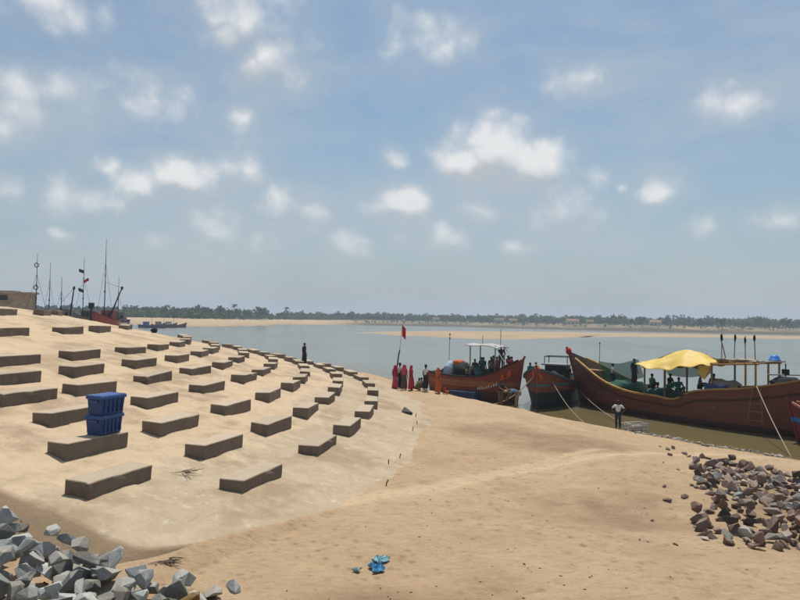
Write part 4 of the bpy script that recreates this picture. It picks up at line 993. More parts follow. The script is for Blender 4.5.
# ---- the boat cut by the edge of the picture
H4 = Vector((-.66, .75)).normalized(); O4 = Vector((21.7, 28.8, 0))
HULL4 = paint_material('maroon_blue_hull', (.16, .025, .03), (.10, .02, .022), .2, (.98, 1.2, (.02, .17, .40)), .35)
b4 = Boat('fishing_boat', O4, H4, [(-4.2, .9, 1.6, .7, -.2, -.2), (-2.5, 1.2, 1.3, 1.0, -.4, 0), (0, 1.35, 1.2, 1.15, -.5, 0), (2.0, 1.15, 1.4, .8, -.45, .1), (3.2, .7, 1.65, .3, -.3, .3), (3.9, .08, 1.95, .03, -.2, .5)],
     'maroon fishing boat with a blue stripe and heaped pale net', HULL4, .7, deckmat=mat('pink_deck', (.45, .20, .15), (.34, .15, .11), .8, 4))
b4.rail('gunwale', -4.2, 3.8, .14, .1, mat('salmon_paint', (.50, .20, .14), (.38, .15, .10), .6), .03)
q = MB(); q.tube([b4.side(b4.n - 1, 1, t) + Vector((.03, 0, 0)) for t in (0, .3, .6, 1.0)] + [b4.side(b4.n - 1, 1, 1) + Vector((.1, 0, .2))], .07, 6); b4.part('stem_post', q, HULL4)
for u in (-3, .2): q = MB(); q.box(u - .12, u + .12, -1.1, 1.1, .95, 1.02); b4.part('thwart', q, WOOD)
heap('net_heap', b4.world((2.5, .05, 1.75)), (.9, .75, .75), NETB, 'big rounded heap of pale net on the maroon boat', 'fishing net', 41)
heap('net_mound', b4.world((-1.8, 0, 1.35)), (1.2, .85, .6), NETB, 'lower mound of pale net at the stern of the maroon boat', 'fishing net', 43)

# ------------------------------------------------------------------ people
SKIN = mat('brown_skin', (.12, .062, .038), (.09, .046, .028), .6, 6); HAIR = mat('black_hair', (.012, .010, .009), (.008, .007, .006), .6, 20); GREY_H = mat('grey_hair', (.25, .24, .22), (.16, .15, .14), .7, 20)
def cloth(name, c): return mat('cloth_' + name, c, tuple(.68 * a for a in c), .9, 7, bump=.3, bscale=14)
CL = {n: cloth(n, c) for n, c in {'red': (.50, .035, .05), 'pink': (.52, .07, .13), 'crimson': (.36, .03, .055), 'orange': (.52, .12, .03), 'white': (.66, .66, .64), 'pale': (.50, .52, .54), 'black': (.025, .026, .03), 'navy': (.03, .04, .085), 'teal': (.04, .16, .16),
      'olive': (.22, .20, .07), 'brown': (.13, .085, .055), 'blue': (.16, .25, .40), 'tan': (.38, .27, .15), 'green': (.03, .17, .11), 'grey': (.16, .165, .17), 'maroon': (.20, .03, .04), 'khaki': (.24, .20, .13), 'yellow': (.50, .36, .08)}.items()}
POSES = {
    'stand': {},
    'walk': dict(kl=(.1, -.2, .5), al=(.1, -.22, .08), tl=(.11, -.38, .04), kr=(-.1, .02, .48), ar=(-.1, .28, .12), tr=(-.11, .16, .03), el=(.25, .14, 1.12), wl=(.25, .14, .88), er=(-.25, -.1, 1.12), wr=(-.24, -.28, .93)),
    'reach': dict(el=(.24, -.22, 1.2), wl=(.16, -.48, 1.12), er=(-.24, -.2, 1.18), wr=(-.16, -.46, 1.08)),
    'hips': dict(el=(.40, .05, 1.14), wl=(.22, -.06, .98), er=(-.40, .05, 1.14), wr=(-.22, -.06, .98)),
    'bend': dict(p=(0, .14, .88), s=(0, -.02, 1.0), c=(0, -.24, 1.06), n=(0, -.40, 1.04), h0=(0, -.47, 1.02), h1=(0, -.58, .98), hd=(0, -.66, .93), sl=(.18, -.3, 1.06), sr=(-.18, -.3, 1.06), el=(.2, -.4, .78), wl=(.14, -.52, .54), er=(-.2, -.4, .78), wr=(-.14, -.52, .54),
                 il=(.09, .14, .86), ir=(-.09, .14, .86), kl=(.13, -.02, .47), kr=(-.13, .06, .47)),
    'sit': dict(p=(0, 0, .14), s=(0, -.01, .32), c=(0, -.04, .52), n=(0, -.05, .66), h0=(0, -.06, .72), h1=(0, -.07, .80), hd=(0, -.07, .88), sl=(.18, -.04, .6), sr=(-.18, -.04, .6), el=(.27, -.12, .36), wl=(.16, -.33, .36), er=(-.27, -.12, .36), wr=(-.16, -.33, .36),
                il=(.10, -.02, .13), ir=(-.10, -.02, .13), kl=(.2, -.40, .38), kr=(-.2, -.40, .38), al=(.14, -.36, .06), ar=(-.14, -.36, .06), tl=(.14, -.52, .03), tr=(-.14, -.52, .03)),
    'squat': dict(p=(0, .12, .26), s=(0, .05, .42), c=(0, -.06, .62), n=(0, -.12, .75), h0=(0, -.14, .81), h1=(0, -.17, .89), hd=(0, -.17, .97), sl=(.18, -.08, .70), sr=(-.18, -.08, .70), el=(.26, -.26, .54), wl=(.14, -.46, .5), er=(-.26, -.26, .54), wr=(-.14, -.46, .5),
                  il=(.10, .10, .26), ir=(-.10, .10, .26), kl=(.2, -.28, .48), kr=(-.2, -.28, .48), al=(.13, -.05, .08), ar=(-.13, -.05, .08), tl=(.14, -.22, .03), tr=(-.14, -.22, .03))}
BASE = dict(p=(0, .0, .92), s=(0, .01, 1.10), c=(0, 0, 1.28), n=(0, 0, 1.43), h0=(0, -.005, 1.48), h1=(0, -.02, 1.555), hd=(0, -.015, 1.63), sl=(.175, 0, 1.37), sr=(-.175, 0, 1.37), el=(.225, .03, 1.11), wl=(.235, -.04, .87), er=(-.225, .03, 1.11), wr=(-.235, -.04, .87),
            il=(.09, 0, .9), ir=(-.09, 0, .9), kl=(.1, -.02, .49), kr=(-.1, -.02, .49), al=(.1, .02, .08), ar=(-.1, .02, .08), tl=(.12, -.14, .035), tr=(-.12, -.14, .035))
SKINJOBS = []
def skin_mesh(name, joints, edges, radii, parent, ma):
    """skeleton of edges grown into one continuous surface (converted in one go later)"""
    keys = list(joints); me = bpy.data.meshes.new(name); me.from_pydata([joints[k] for k in keys], [(keys.index(a), keys.index(b)) for a, b in edges], [])
    o = bpy.data.objects.new(name, me); C.objects.link(o); o.parent = parent
    me.materials.append(ma); o.modifiers.new('skin', 'SKIN').use_smooth_shade = True; sub = o.modifiers.new('sub', 'SUBSURF'); sub.levels = sub.render_levels = 1
    layer = me.skin_vertices[0] if me.skin_vertices else None
    if layer is None:
        bm = bmesh.new(); bm.from_mesh(me); bm.verts.layers.skin.verify(); bm.to_mesh(me); bm.free(); layer = me.skin_vertices[0]
    for i, k in enumerate(keys):
        r_ = radii[k]; layer.data[i].radius = r_ if isinstance(r_, tuple) else (r_, r_); layer.data[i].use_root = (i == 0)
    SKINJOBS.append(o); return o
TORSO = [('p', 's'), ('s', 'c'), ('c', 'n')]; HEADE = [('n', 'h0'), ('h0', 'h1'), ('h1', 'hd')]
ARM = [('c', 'sl'), ('sl', 'el'), ('el', 'wl'), ('c', 'sr'), ('sr', 'er'), ('er', 'wr')]; LEG = [('p', 'il'), ('il', 'kl'), ('kl', 'al'), ('al', 'tl'), ('p', 'ir'), ('ir', 'kr'), ('kr', 'ar'), ('ar', 'tr')]
RADII = dict(p=(.125, .10), s=(.12, .095), c=(.14, .10), n=.055, h0=.058, h1=(.078, .092), hd=.06, sl=.06, sr=.06, el=.043, er=.043, wl=.028, wr=.028, il=.088, ir=.088, kl=.058, kr=.058, al=.038, ar=.038, tl=(.035, .025), tr=(.035, .025))
def person(loc, rz, label, pose='stand', h=1.65, top='white', low='navy', style='shirt', head=None, hair=True, group=None, **jo):
    J = dict(BASE); J.update(POSES[pose]); J.update(jo); t = empty('person', loc, rz, label=label, cat='person', group=group); k = h / 1.68; t.scale = (k, k, k)
    J2 = {a: Vector(b) for a, b in J.items()}; rad = dict(RADII); ed = TORSO + HEADE + ARM + LEG
    fd = (J2['h1'] - J2['h0']).normalized(); fwd = (Vector((0, -1, 0)) - fd * Vector((0, -1, 0)).dot(fd)).normalized()
    J2['nose'] = J2['h1'] + fwd * .10 - fd * .01; rad['nose'] = .013; ed = ed + [('h1', 'nose')]
    for s_ in 'lr':                                         # palm, thumb and four fingers
        w, e = J2['w' + s_], J2['e' + s_]; d = (w - e).normalized(); sg = 1 if s_ == 'l' else -1; ac = d.cross(Vector((0, 1, 0)));
        ac = ac.normalized() if ac.length > .1 else Vector((1, 0, 0)); up = ac.cross(d)
        J2['m' + s_] = w + d * .06; rad['m' + s_] = (.034, .017); ed = ed + [('w' + s_, 'm' + s_)]
        for i, (off, ln) in enumerate(((-.028, .062), (-.009, .075), (.010, .070), (.028, .055))):
            a, b = f'f{s_}{i}', f'g{s_}{i}'; J2[a] = J2['m' + s_] + d * .035 + up * off; J2[b] = J2[a] + d * ln + ac * .02; rad[a] = .010; rad[b] = .008; ed = ed + [('m' + s_, a), (a, b)]
        J2['h' + s_ + 't'] = w + d * .045 + up * -.055; rad['h' + s_ + 't'] = .010; ed = ed + [('w' + s_, 'h' + s_ + 't')]
    skin_mesh('body', J2, ed, rad, t, SKIN)
    if hair:
        c = J2['h1'].lerp(J2['hd'], .45) - fwd * .015; m1 = MB(); m1.blob(c, (.088, .10, .095), 2, 2, .12); m1.build('hair', hair if hair is not True else HAIR, t, True)
    def grown(keys, edges, add, ma, name, over=None):
        jj = {a: J2[a] for a in keys}; jj.update(over or {}); skin_mesh(name, jj, edges, {a: tuple(x + add for x in (rad[a] if isinstance(rad[a], tuple) else (rad[a], rad[a]))) for a in jj}, t, ma)
    def skirt(ma, name, bottom, flare, top_z=None):
        a = J2['p'] + Vector((0, 0, .08)); m1 = MB(); rings = []
        foot = (J2['al'] + J2['ar']) / 2; kn = (J2['kl'] + J2['kr']) / 2; bz = foot.z + bottom
        for i in range(9):
            q = i / 8
            c = a.lerp(kn, min(1, q * 2)) if q < .5 else kn.lerp(Vector((foot.x, foot.y, bz)), q * 2 - 1)
            sp = abs(J2['kl'].x - J2['kr'].x) / 2; rx = .155 + flare * q + max(0, sp - .1) * math.sin(math.pi * q); ry = .125 + flare * .8 * q + .04 * math.sin(math.pi * q)
            rings.append([c + Vector((math.cos(x) * rx * (1 + .07 * q * math.sin(7 * x)), math.sin(x) * ry * (1 + .07 * q * math.sin(7 * x + 1)), 0)) for x in [2 * math.pi * j / 20 for j in range(20)]])
        m1.loft(rings[::-1]).build(name, ma, t, True)
    UPPER = ['p', 's', 'c', 'n', 'sl', 'el', 'sr', 'er']; mids = {'el': J2['sl'].lerp(J2['el'], .75), 'er': J2['sr'].lerp(J2['er'], .75)}
    tops = TORSO[:2] + [('c', 'n0'), ('c', 'sl'), ('sl', 'el'), ('c', 'sr'), ('sr', 'er')]; rad['n0'] = .06
    mids['n0'] = J2['c'].lerp(J2['n'], .72)
    if style in ('shirt', 'lungi', 'sari'):
        grown([k_ for k_ in UPPER if k_ != 'n'], tops, .016, CL[top], 'shirt' if style != 'sari' else 'blouse', mids)
    if style in ('shirt', 'bare'):
        grown(['p', 'il', 'kl', 'al', 'ir', 'kr', 'ar'], [('p', 'il'), ('il', 'kl'), ('kl', 'al'), ('p', 'ir'), ('ir', 'kr'), ('kr', 'ar')], .02, CL[low], 'trousers')
    if style == 'lungi': skirt(CL[low], 'lungi', .12 if pose != 'sit' else .02, .03)
    if style == 'sari':
        skirt(CL[low], 'sari_skirt', .03, .08)
        # the loose end of the cloth goes over chest, shoulder and head
        m1 = MB(); c0, c1, hh = J2['s'], J2['c'], J2['h1']; rings = []
        for cc, rx, ry in ((J2['p'].lerp(c0, .5), .165, .135), (c0, .165, .135), (c1, .205, .145), (c1.lerp(J2['n'], .7), .16, .125)):
            rings.append([cc + Vector((math.cos(x) * rx, math.sin(x) * ry + .01, .03 * math.sin(x * 2))) for x in [2 * math.pi * j / 16 for j in range(16)]])
        m1.loft(rings).build('sari_drape', CL[top], t, True)
        m2 = MB(); rows = []
        for z, w, dp in ((.10, .09, .0), (.085, .115, .055), (.03, .125, .09), (-.06, .13, .10), (-.16, .17, .12), (-.32, .20, .15)):
            rows.append([hh + Vector((math.cos(x) * w, math.sin(x) * (dp + .02) + .0, z)) for x in [math.pi * j / 10 - .25 + .05 * j for j in range(11)]])
        V = [p for r_ in rows for p in r_]; Fq = []
        for i in range(len(rows) - 1):
            for j in range(10): a = i * 11 + j; Fq.append((a, a + 1, a + 12, a + 11))
        m2.add(V, Fq); m2.add([p + (p - hh).normalized() * .012 for p in V], [q_[::-1] for q_ in Fq]); m2.build('head_veil', CL[top], t, True)
    if head:
        c = J2['h1'].lerp(J2['hd'], .6)
        if head[0] == 'hat':
            MB().loft([[c + Vector((math.cos(x) * r_, math.sin(x) * r_, z)) for x in [k_ * math.pi / 8 for k_ in range(16)]] for r_, z in ((.21, -.02), (.22, .0), (.12, .02), (.10, .11), (.05, .13))]).build('hat', CL[head[1]], t, True)
        else: MB().blob(c + Vector((0, .01, .02)), (.115, .125, .09), 5, 2, .15).build('turban', CL[head[1]], t, True)
    return t
def on_beach(a, b, z0=1.0):
    z = z0
    for _ in range(20): p = onz(a, b, z); z = .5 * z + .5 * zland(p.x, p.y)
    return Vector((p.x, p.y, zland(p.x, p.y) - .01))
# group on the beach by the flag pole (facing the boats)
G = 'people waiting on the beach crest'
def crest(a, dist): # on the crest of the beach at picture column a, at a given distance
    d = pxdir(a, 385); x, y = d.x / d.y * dist, dist; return Vector((x, y, zland(x, y) - .01))
person(crest(395, 42.3), 2.4, 'woman in crimson sari with veil beside the flag pole', 'stand', 1.55, 'crimson', 'pink', 'sari', group=G)
person(crest(399.5, 43.0), 2.0, 'man in white shirt and black trousers between women in saris', 'stand', 1.7, 'white', 'black', 'shirt', group=G)
person(crest(404, 42.0), 2.6, 'woman in pink veil and brown sari skirt in the beach group', 'stand', 1.6, 'pink', 'brown', 'sari', group=G)
person(crest(411, 41.8), 1.6, 'woman in bright red sari and veil, edge of beach group', 'stand', 1.58, 'red', 'red', 'sari', group=G)
person(crest(417.5, 41.6), 2.0, 'child in olive shirt squatting on the beach crest', 'squat', 1.35, 'olive', 'brown', 'shirt', group=G)
person(crest(421, 42.2), 2.8, 'person in dark cloth crouching low beside the child', 'squat', 1.3, 'grey', 'black', 'lungi', group=G)
person(crest(425.5, 41.5), 2.2, 'man in white shirt and black lungi standing apart on the beach crest', 'stand', 1.68, 'white', 'black', 'lungi', group=G)
person(crest(438, 41.2), 1.8, 'woman in orange sari standing at the stern of the red boat', 'stand', 1.6, 'orange', 'orange', 'sari')
person(crest(444, 41.4), 1.0, 'child in red and orange clothes sitting on sand by the red boat', 'sit', 1.0, 'red', 'orange', 'lungi')
pb = crest(516, 37.6); person(pb, -1.45, 'stooping man with tan headcloth and pale blue shirt hauling rope', 'bend', 1.6, 'blue', 'khaki', 'shirt', head=('turban', 'tan'))
pb = crest(500.5, 39.4); person(pb, .6, 'man in dark clothes bending by the rope at the red boat', 'reach', 1.6, 'black', 'brown', 'shirt')
pb = on_beach(618, 429, .2); person((pb.x, pb.y, pb.z), 2.9, 'man in white shirt and dark shorts standing at the water edge', 'hips', 1.5, 'white', 'navy', 'shirt')
# far figure on the blocks
p = hit_cone(304, 366); person((p.x, p.y, p.z), 1.2, 'lone dark figure standing among the far blocks on the slope', 'stand', 1.6, 'black', 'black', 'lungi')
def crew(bt, u, v_, rz, label, pose='stand', z=None, **k):
    return person(bt.world((u, v_, (bt.deckz if z is None else z))), rz, label, pose, k.pop('h', 1.62), k.pop('top', 'teal'), k.pop('low', 'navy'), k.pop('style', 'shirt'), **k)
crew(b3, 5.05, .45, 1.2, 'man in pale shirt walking on the bow deck of the big boat', 'walk', 1.35, top='pale', low='navy')
crew(b3, 3.85, -.1, .4, 'tall dark-clothed person standing behind the green net', 'stand', 1.65, top='black', low='black', style='lungi', h=1.68)
crew(b3, 2.35, .3, 1.9, 'person in dark green seated on the net near the awning', 'sit', 1.62, top='green', low='black')
crew(b3, 1.2, .2, .6, 'person in black seated under the yellow awning', 'sit', 1.72, top='black', low='green')
crew(b3, .5, .4, .1, 'person in teal seated low under the yellow awning', 'sit', 1.55, top='teal', low='green')
crew(b3, -.75, .3, 1.2, 'person in black and grey seated behind the bulwark', 'sit', 1.85, top='grey', low='black')
crew(b3, -1.5, .1, -.5, 'dark-haired person seated beneath the hanging yellow flap', 'sit', 1.9, top='brown', low='black')
crew(b3, -3.1, .6, .3, 'person in pale shirt crouching beside the net heap', 'squat', 1.5, top='pale', low='navy', h=1.3)
crew(b4, 3.5, .0, .5, 'person in blue sitting at the bow of the maroon boat', 'sit', 2.15, top='blue', low='navy')
G1 = 'people aboard the red boat'
crew(b1, -2.9, .5, 1.0, 'person in dark clothes standing behind the pale blue bundle', 'stand', 1.0, top='navy', low='black', h=1.5, group=G1)
crew(b1, -1.0, -.6, .4, 'person in olive shirt seated at the rail of the red boat', 'sit', 1.5, top='olive', low='black', group=G1)
crew(b1, -.55, -.5, .8, 'person in teal shirt seated on the rail of the red boat', 'sit', 1.75, top='teal', low='navy', group=G1)
crew(b1, -.5, .5, .3, 'person in black standing under the canopy post', 'stand', 1.35, top='black', low='black', group=G1)
crew(b1, .0, -.2, .5, 'person in teal lungi standing under the frame canopy', 'stand', 1.4, top='teal', low='teal', style='lungi', group=G1)
crew(b1, .35, .65, .9, 'man in white shirt standing under the frame canopy', 'stand', 1.5, top='white', low='grey', group=G1)
crew(b1, 1.15, .2, .2, 'dark-clothed man standing high on the engine house', 'reach', 2.2, top='black', low='black', group=G1)
crew(b1, 1.2, -.5, .7, 'person in maroon shirt standing forward on the red boat', 'stand', 1.5, top='maroon', low='brown', group=G1)
crew(b1, 1.45, .7, .7, 'person in grey shirt leaning on the far bulwark', 'reach', 1.55, top='grey', low='navy', group=G1)
crew(b1, 1.75, .3, .9, 'person in red shirt standing in the bow of the red boat', 'stand', 1.6, top='red', low='black', h=1.5, group=G1)
crew(b1, 2.0, .1, .9, 'person in pink shirt behind the red bow post', 'stand', 1.75, top='pink', low='black', h=1.4, group=G1)
crew(b1, -1.1, .6, .4, 'person in brown shirt standing behind the black net heap', 'stand', 1.2, top='brown', low='black', group=G1)
crew(b1, -.2, -.75, .2, 'woman in teal sari seated on the near rail', 'sit', 1.7, top='teal', low='teal', style='sari', group=G1)
crew(b1, .55, -.1, .5, 'person in black clothes beside the engine house', 'stand', 1.45, top='black', low='navy', group=G1)
crew(b1, .9, -.65, .3, 'person in dark grey bending at the near rail', 'reach', 1.35, top='grey', low='black', group=G1)
crew(b2, 3.9, -.35, .2, 'person in teal shirt sitting at the bow of the middle boat', 'sit', 2.05, top='teal', low='teal', h=1.6)
crew(b2, 3.2, -.9, .6, 'person in dark teal standing at the bow rail of the middle boat', 'stand', 1.35, top='teal', low='black', h=1.5)
crew(b2, -.1, .9, 0, 'person in black beside the wheelhouse of the middle boat', 'stand', 1.0, top='black', low='black', h=1.6)
bpy.context.view_layer.update()
dg = bpy.context.evaluated_depsgraph_get(); new = [(o, bpy.data.meshes.new_from_object(o.evaluated_get(dg))) for o in SKINJOBS]
for o, me in new: o.modifiers.clear(); o.data = me

# ------------------------------------------------------------------ small things on the beach
t = empty('flag_pole', crest(393.5, 42.6), 0, label='leaning wooden pole with a red flag planted in the beach crest', cat='flag')
MB().tube([(0, 0, -.3), (.30, 0, 2.2), (.36, 0, 2.5)], .05, 6, .04).build('pole', mat('dark_wood', (.06, .04, .03), (.04, .03, .02), .8), t)
MB().tube([(.34, 0, 2.3), (.50, 0, 4.15)], .02, 5, .012).build('pole_top', ROPE, t)
fl = cloth_sheet(np.linspace(0, .30, 8), np.linspace(0, .75, 8), lambda u, v_: 0, .01); fl.v = [(.49 + u * .8, .10 * math.sin(u * 14 + v_ * 4) + z, 4.1 - v_ * .95 - u * .8) for u, v_, z in fl.v]; fl.build('flag', REDCLOTH, t, True)
def basket(loc):
    t = empty('wire_crate', loc, .35, label='whitish open plastic crate lying on sand by the water edge', cat='crate'); W2 = mat('dirty_white_plastic', (.55, .53, .50), (.38, .35, .32), .6, 9)
    l, w, h = 1.05, .6, .45
    for z in (0.02, .17, .33, h): MB().tube([(-l / 2, -w / 2, z), (l / 2, -w / 2, z), (l / 2, w / 2, z), (-l / 2, w / 2, z), (-l / 2, -w / 2, z)], .025, 5).build('hoop', W2, t)
    for k in range(7):
        x = -l / 2 + l * k / 6
        for y in (-w / 2, w / 2): MB().tube([(x, y, 0), (x, y, h)], .022, 5).build('bar', W2, t)
    for y in (-.15, .15):
        for x in (-l / 2, l / 2): MB().tube([(x, y, 0), (x, y, h)], .022, 5).build('bar', W2, t)
    MB().box(-l / 2, l / 2, -w / 2, w / 2, 0, .025).build('bottom', W2, t)
    heapm = MB(); heapm.blob((0, 0, .2), (.42, .24, .2), 4, 2, .4); heapm.build('contents', NETB, t, True)
pb = on_beach(618, 429, .2); pb += Vector((.85, -.25, 0)); basket((pb.x, pb.y, zland(pb.x, pb.y) + .02))
RUST = mat('rusty_bar', (.07, .045, .035), (.05, .03, .025), .8, 9)
for a, b, lean in [(415.5, 418.5, .1), (417.3, 425.5, -.1), (412.4, 432, .12), (399.6, 459, .1), (388.5, 466, .0), (385.5, 485.5, .25)]:
    p = onz(a, b, 1.1); z = max(zland(p.x, p.y), zslope(p.x, p.y) if math.hypot(p.x - CX, p.y - CY) < 58.6 else -9)
    o = MB().tube([(0, 0, -.15), (lean * .1, 0, .08), (lean * .3, .02, .17)], .016, 6).build('iron_stake', RUST, None, False, (p.x, p.y, z)); tag(o, 'short rusty iron stake at the edge of the paving', 'stake', 'iron stakes along the paving edge')
p = onz(406, 414.5, 1.15); g_ = random.Random(3); stone([SD[0]], (p.x, p.y, zland(p.x, p.y) + .14), .8, g_, 'single black stone at the paving edge near the iron stakes', None, name='dark_stone', tilt=.1)
def scrap(a, b, seed, c, label, size):
    z = 1.1
    for _ in range(8): p = onz(a, b, z); z = zland(p.x, p.y)
    us = np.linspace(-.5, .5, 11); m1 = cloth_sheet(us, us, lambda u, v_: 0, .012); m1.v = [(size * (u + .22 * mnoise(Vector((u * 3, v_ * 3, seed)))), size * .8 * (v_ + .25 * mnoise(Vector((u * 3, v_ * 3, seed + 5)))), .04 + z_ + size * .42 * abs(mnoise(Vector((u * 5, v_ * 5, seed + 9))))) for u, v_, z_ in m1.v]
    o = m1.build('plastic_scrap', mat('plastic_' + str(seed), c, tuple(.7 * q for q in c), .4, 9), None, False, (p.x, p.y, z), (0, 0, seed)); tag(o, label, 'litter')
scrap(377, 571, 2, (.10, .33, .55), 'crumpled bright blue plastic scrap on the foreground sand', .30); scrap(381, 562, 4, (.24, .46, .52), 'paler blue plastic shred just behind the blue scrap', .26); scrap(357, 572, 6, (.30, .42, .46), 'small flat greyish shred beside the blue scrap', .14)
def twigs(a, b, n, seed, label, ln, zf):
    g = random.Random(seed); p = zf(a, b); t = empty('dry_branch', p, 0, label=label, cat='branch'); 
    for k in range(n):
        an = g.uniform(-.9, .9) + (math.pi if g.random() < .4 else 0); l_ = ln * g.uniform(.5, 1); pts = [Vector((g.uniform(-.1, .1), g.uniform(-.1, .1), .03))]
        for i in range(4): pts.append(pts[-1] + Vector((math.cos(an) * l_ / 4, math.sin(an) * l_ / 4, g.uniform(-.006, .010)))); an += g.uniform(-.35, .35)
        MB().tube(pts, .014, 5, .004).build('twig', BARK, t)
twigs(185, 473, 7, 3, 'small bunch of dry twigs between blocks on the slope', .45, lambda a, b: hit_cone(a, b))
def lowz(a, b):
    z = 1.6
    for _ in range(12): p = onz(a, b, z); z = zland(p.x, p.y)
    return Vector((p.x, p.y, z))
twigs(14, 482, 12, 5, 'tangle of dry brushwood between paving end and stone heap', 1.1, lowz); twigs(38, 523, 8, 8, 'scattered dry sticks at the top of the stone heap', .7, lowz); twigs(170, 562, 9, 9, 'dry sticks and rubbish beside the tan sandstone lump', .4, lowz)
def debris():
    """bits of shell, dung and driftwood trodden into the sand"""
    g = random.Random(91); v, f = [], []
    for k in range(360):
        a, b = g.uniform(-10, 810), 395 + 210 * g.random() ** .6
        p = onz(a, b, 1.08)
        if math.hypot(p.x - CX, p.y - CY) < 58.4 and math.atan2(p.y - CY, p.x - CX) > CUT: continue
        if p.y > 40 or p.y < 8: continue
        z = zland(p.x, p.y)
        if z < .15 or vnoise(np.array([p.x * .5]), np.array([p.y * .5]), 4)[0] < g.uniform(-.35, .35): continue
        s = g.uniform(.010, .028) * (2.0 if g.random() < .06 else 1); me = g.choice(SR); n = len(v); M_ = Matrix.Rotation(g.uniform(0, 6), 3, 'Z')
        v += [M_ @ Vector((q.co.x * s * 2.6, q.co.y * s * 1.8, q.co.z * s * 1.5)) + Vector((p.x, p.y, z + .004)) for q in me.vertices]; f += [tuple(i + n for i in q.vertices) for q in me.polygons]
    tag(obj('beach_debris', from_py('beach_debris', v, f), None, mat('debris', (.10, .07, .045), (.06, .045, .03), .9, 3)), 'tiny dark bits of debris trodden into the sand', kind='stuff')
debris()

# ------------------------------------------------------------------ trawlers in the harbour yard and far moorings
CONC2 = mat('stained_concrete', (.40, .33, .25), (.27, .22, .17), .9, 1.2, bump=.2)
def trawler(px, dist, mast_top, hullc, label, boom=None, rings=0, flags=0, cabin=None, L_=9.0, z0=None):
    d = pxdir(px, 315); x, y = d.x / d.y * dist, dist; z = zland(x, y) - .2 if z0 is None else z0
    B = Boat('trawler', (x, y, z), (-x / dist * .3 + rnd.uniform(-.1, .1), -1), [(-4.5, 1.2, 2.6, .9, -.3, -.2), (-2, 1.5, 2.3, 1.3, -.5, 0), (1.5, 1.4, 2.5, 1.0, -.5, .1), (3.4, .8, 3.1, .35, -.4, .4), (4.3, .08, 3.6, .03, -.3, .6)], label, hullc, 1.7, group='trawlers in the harbour yard', n=18)
    m1 = MB(); m1.box(-3.4, -1.0, -.85, .85, 1.72, 3.75); cb_ = B.part('wheelhouse', m1, cabin or WHITEW); m1 = MB(); m1.box(-3.6, -.7, -1.0, 1.0, 3.752, 3.87); B.part('wheelhouse_roof', m1, STEEL, parent=cb_)
    for v_ in (-.4, .4): m1 = MB(); m1.box(-1.005, -.97, v_ - .25, v_ + .25, 2.8, 3.35); B.part('window', m1, DARKGLASS, parent=cb_)
    top = on_depth(px, mast_top, dist).z - z
    m1 = MB(); m1.tube([(.2, 0, 1.7), (.25, .05, top * .6), (.2, 0, top)], .09, 6, .025); B.part('mast', m1, BLACK)
    for zz, s_ in ((.45, .14), (.62, .10)): m1 = MB(); m1.blob((.22, 0, top * zz), (s_, s_, s_ * 1.6), int(px), 1); B.part('masthead_block', m1, BLACK)
    for k in range(2): m1 = MB(); m1.tube([(.2, 0, top * .75), (-4.2 if k else 3.8, 0, 2.8)], .02, 4); B.part('stay', m1, BLACK)
    if boom:
        (xa, ya), (xb, yb) = boom; a, b_ = on_depth(xa, ya, dist), on_depth(xb, yb, dist); inv = Matrix.Translation((x, y, z)) @ Matrix.Rotation(B.root.rotation_euler.z, 4, 'Z'); inv = inv.inverted()
        m1 = MB(); m1.tube([inv @ a, inv @ b_], .12, 6, .08); bo = B.part('boom', m1, BLACK); m1 = MB(); m1.blob(inv @ b_, (.22, .22, .32), 3, 1); B.part('boom_block', m1, BLACK, parent=bo); m1 = MB(); m1.tube([inv @ b_, (.2, 0, top * .55)], .03, 4); B.part('boom_stay', m1, BLACK)
    for k in range(rings):
        zz = top * (.86 - .28 * k); m1 = MB(); m1.tube([(.25, .30 * math.cos(q * math.pi / 8) - .05, zz + .30 * math.sin(q * math.pi / 8)) for q in range(17)], .07, 6, cap=False); B.part('hoop', m1, mat('dark_red_hoop', (.10, .03, .03), (.06, .02, .02), .7))
    for k in range(flags):
        zz = top * (.80 - .13 * k); m1 = cloth_sheet(np.linspace(0, .9, 6), np.linspace(0, .55, 5), lambda u, v_: 0, .02); m1.v = [(.25 + .1 * math.sin(u * 6), .12 * math.sin(u * 7) + (u * (1 if k % 2 else -1)), zz + v_ + c_ + .5 * u - .2) for u, v_, c_ in m1.v]; B.part('pennant', m1, REDCLOTH if k % 2 else BLACK)
    for v_ in (-1.2, 1.2):
        m1 = MB(); m1.box(-2.2, -1.8, v_ - .12, v_ + .12, -.6, 1.2); B.part('prop', m1, WOOD)
    return B
TH = [paint_material('trawler_' + n, a, b, .6, None, .4) for n, a, b in (('red', (.26, .055, .035), (.10, .03, .025)), ('blue', (.04, .08, .14), (.03, .04, .05)), ('grey', (.13, .12, .11), (.06, .055, .05)), ('brown', (.12, .07, .045), (.06, .04, .03)))]
trawler(36, 100, 254, TH[2], 'grey trawler whose mast carries two dark hoops near the concrete building', rings=2, cabin=CONC2)
trawler(49, 118, 262, TH[1], 'blue trawler with a plain thin mast behind the crest', cabin=WHITEW)
trawler(61, 101, 277, TH[3], 'brown trawler with a short mast and a raised boom', boom=((70, 316), (74, 288)), cabin=mat('grey_cabin', (.22, .22, .22), (.15, .15, .15), .7))
trawler(83, 119, 258, TH[2], 'grey trawler with pennants flying from its tall mast', flags=3, cabin=TH[3])
trawler(104.5, 102, 239, TH[0], 'red trawler with the tallest mast and a slanting boom', boom=((111, 314), (122, 288)), cabin=TH[0])
trawler(118, 120, 277, TH[1], 'blue trawler with a short mast behind the slanting boom', cabin=mat('mauve_cabin', (.30, .28, .36), (.22, .2, .28), .7))
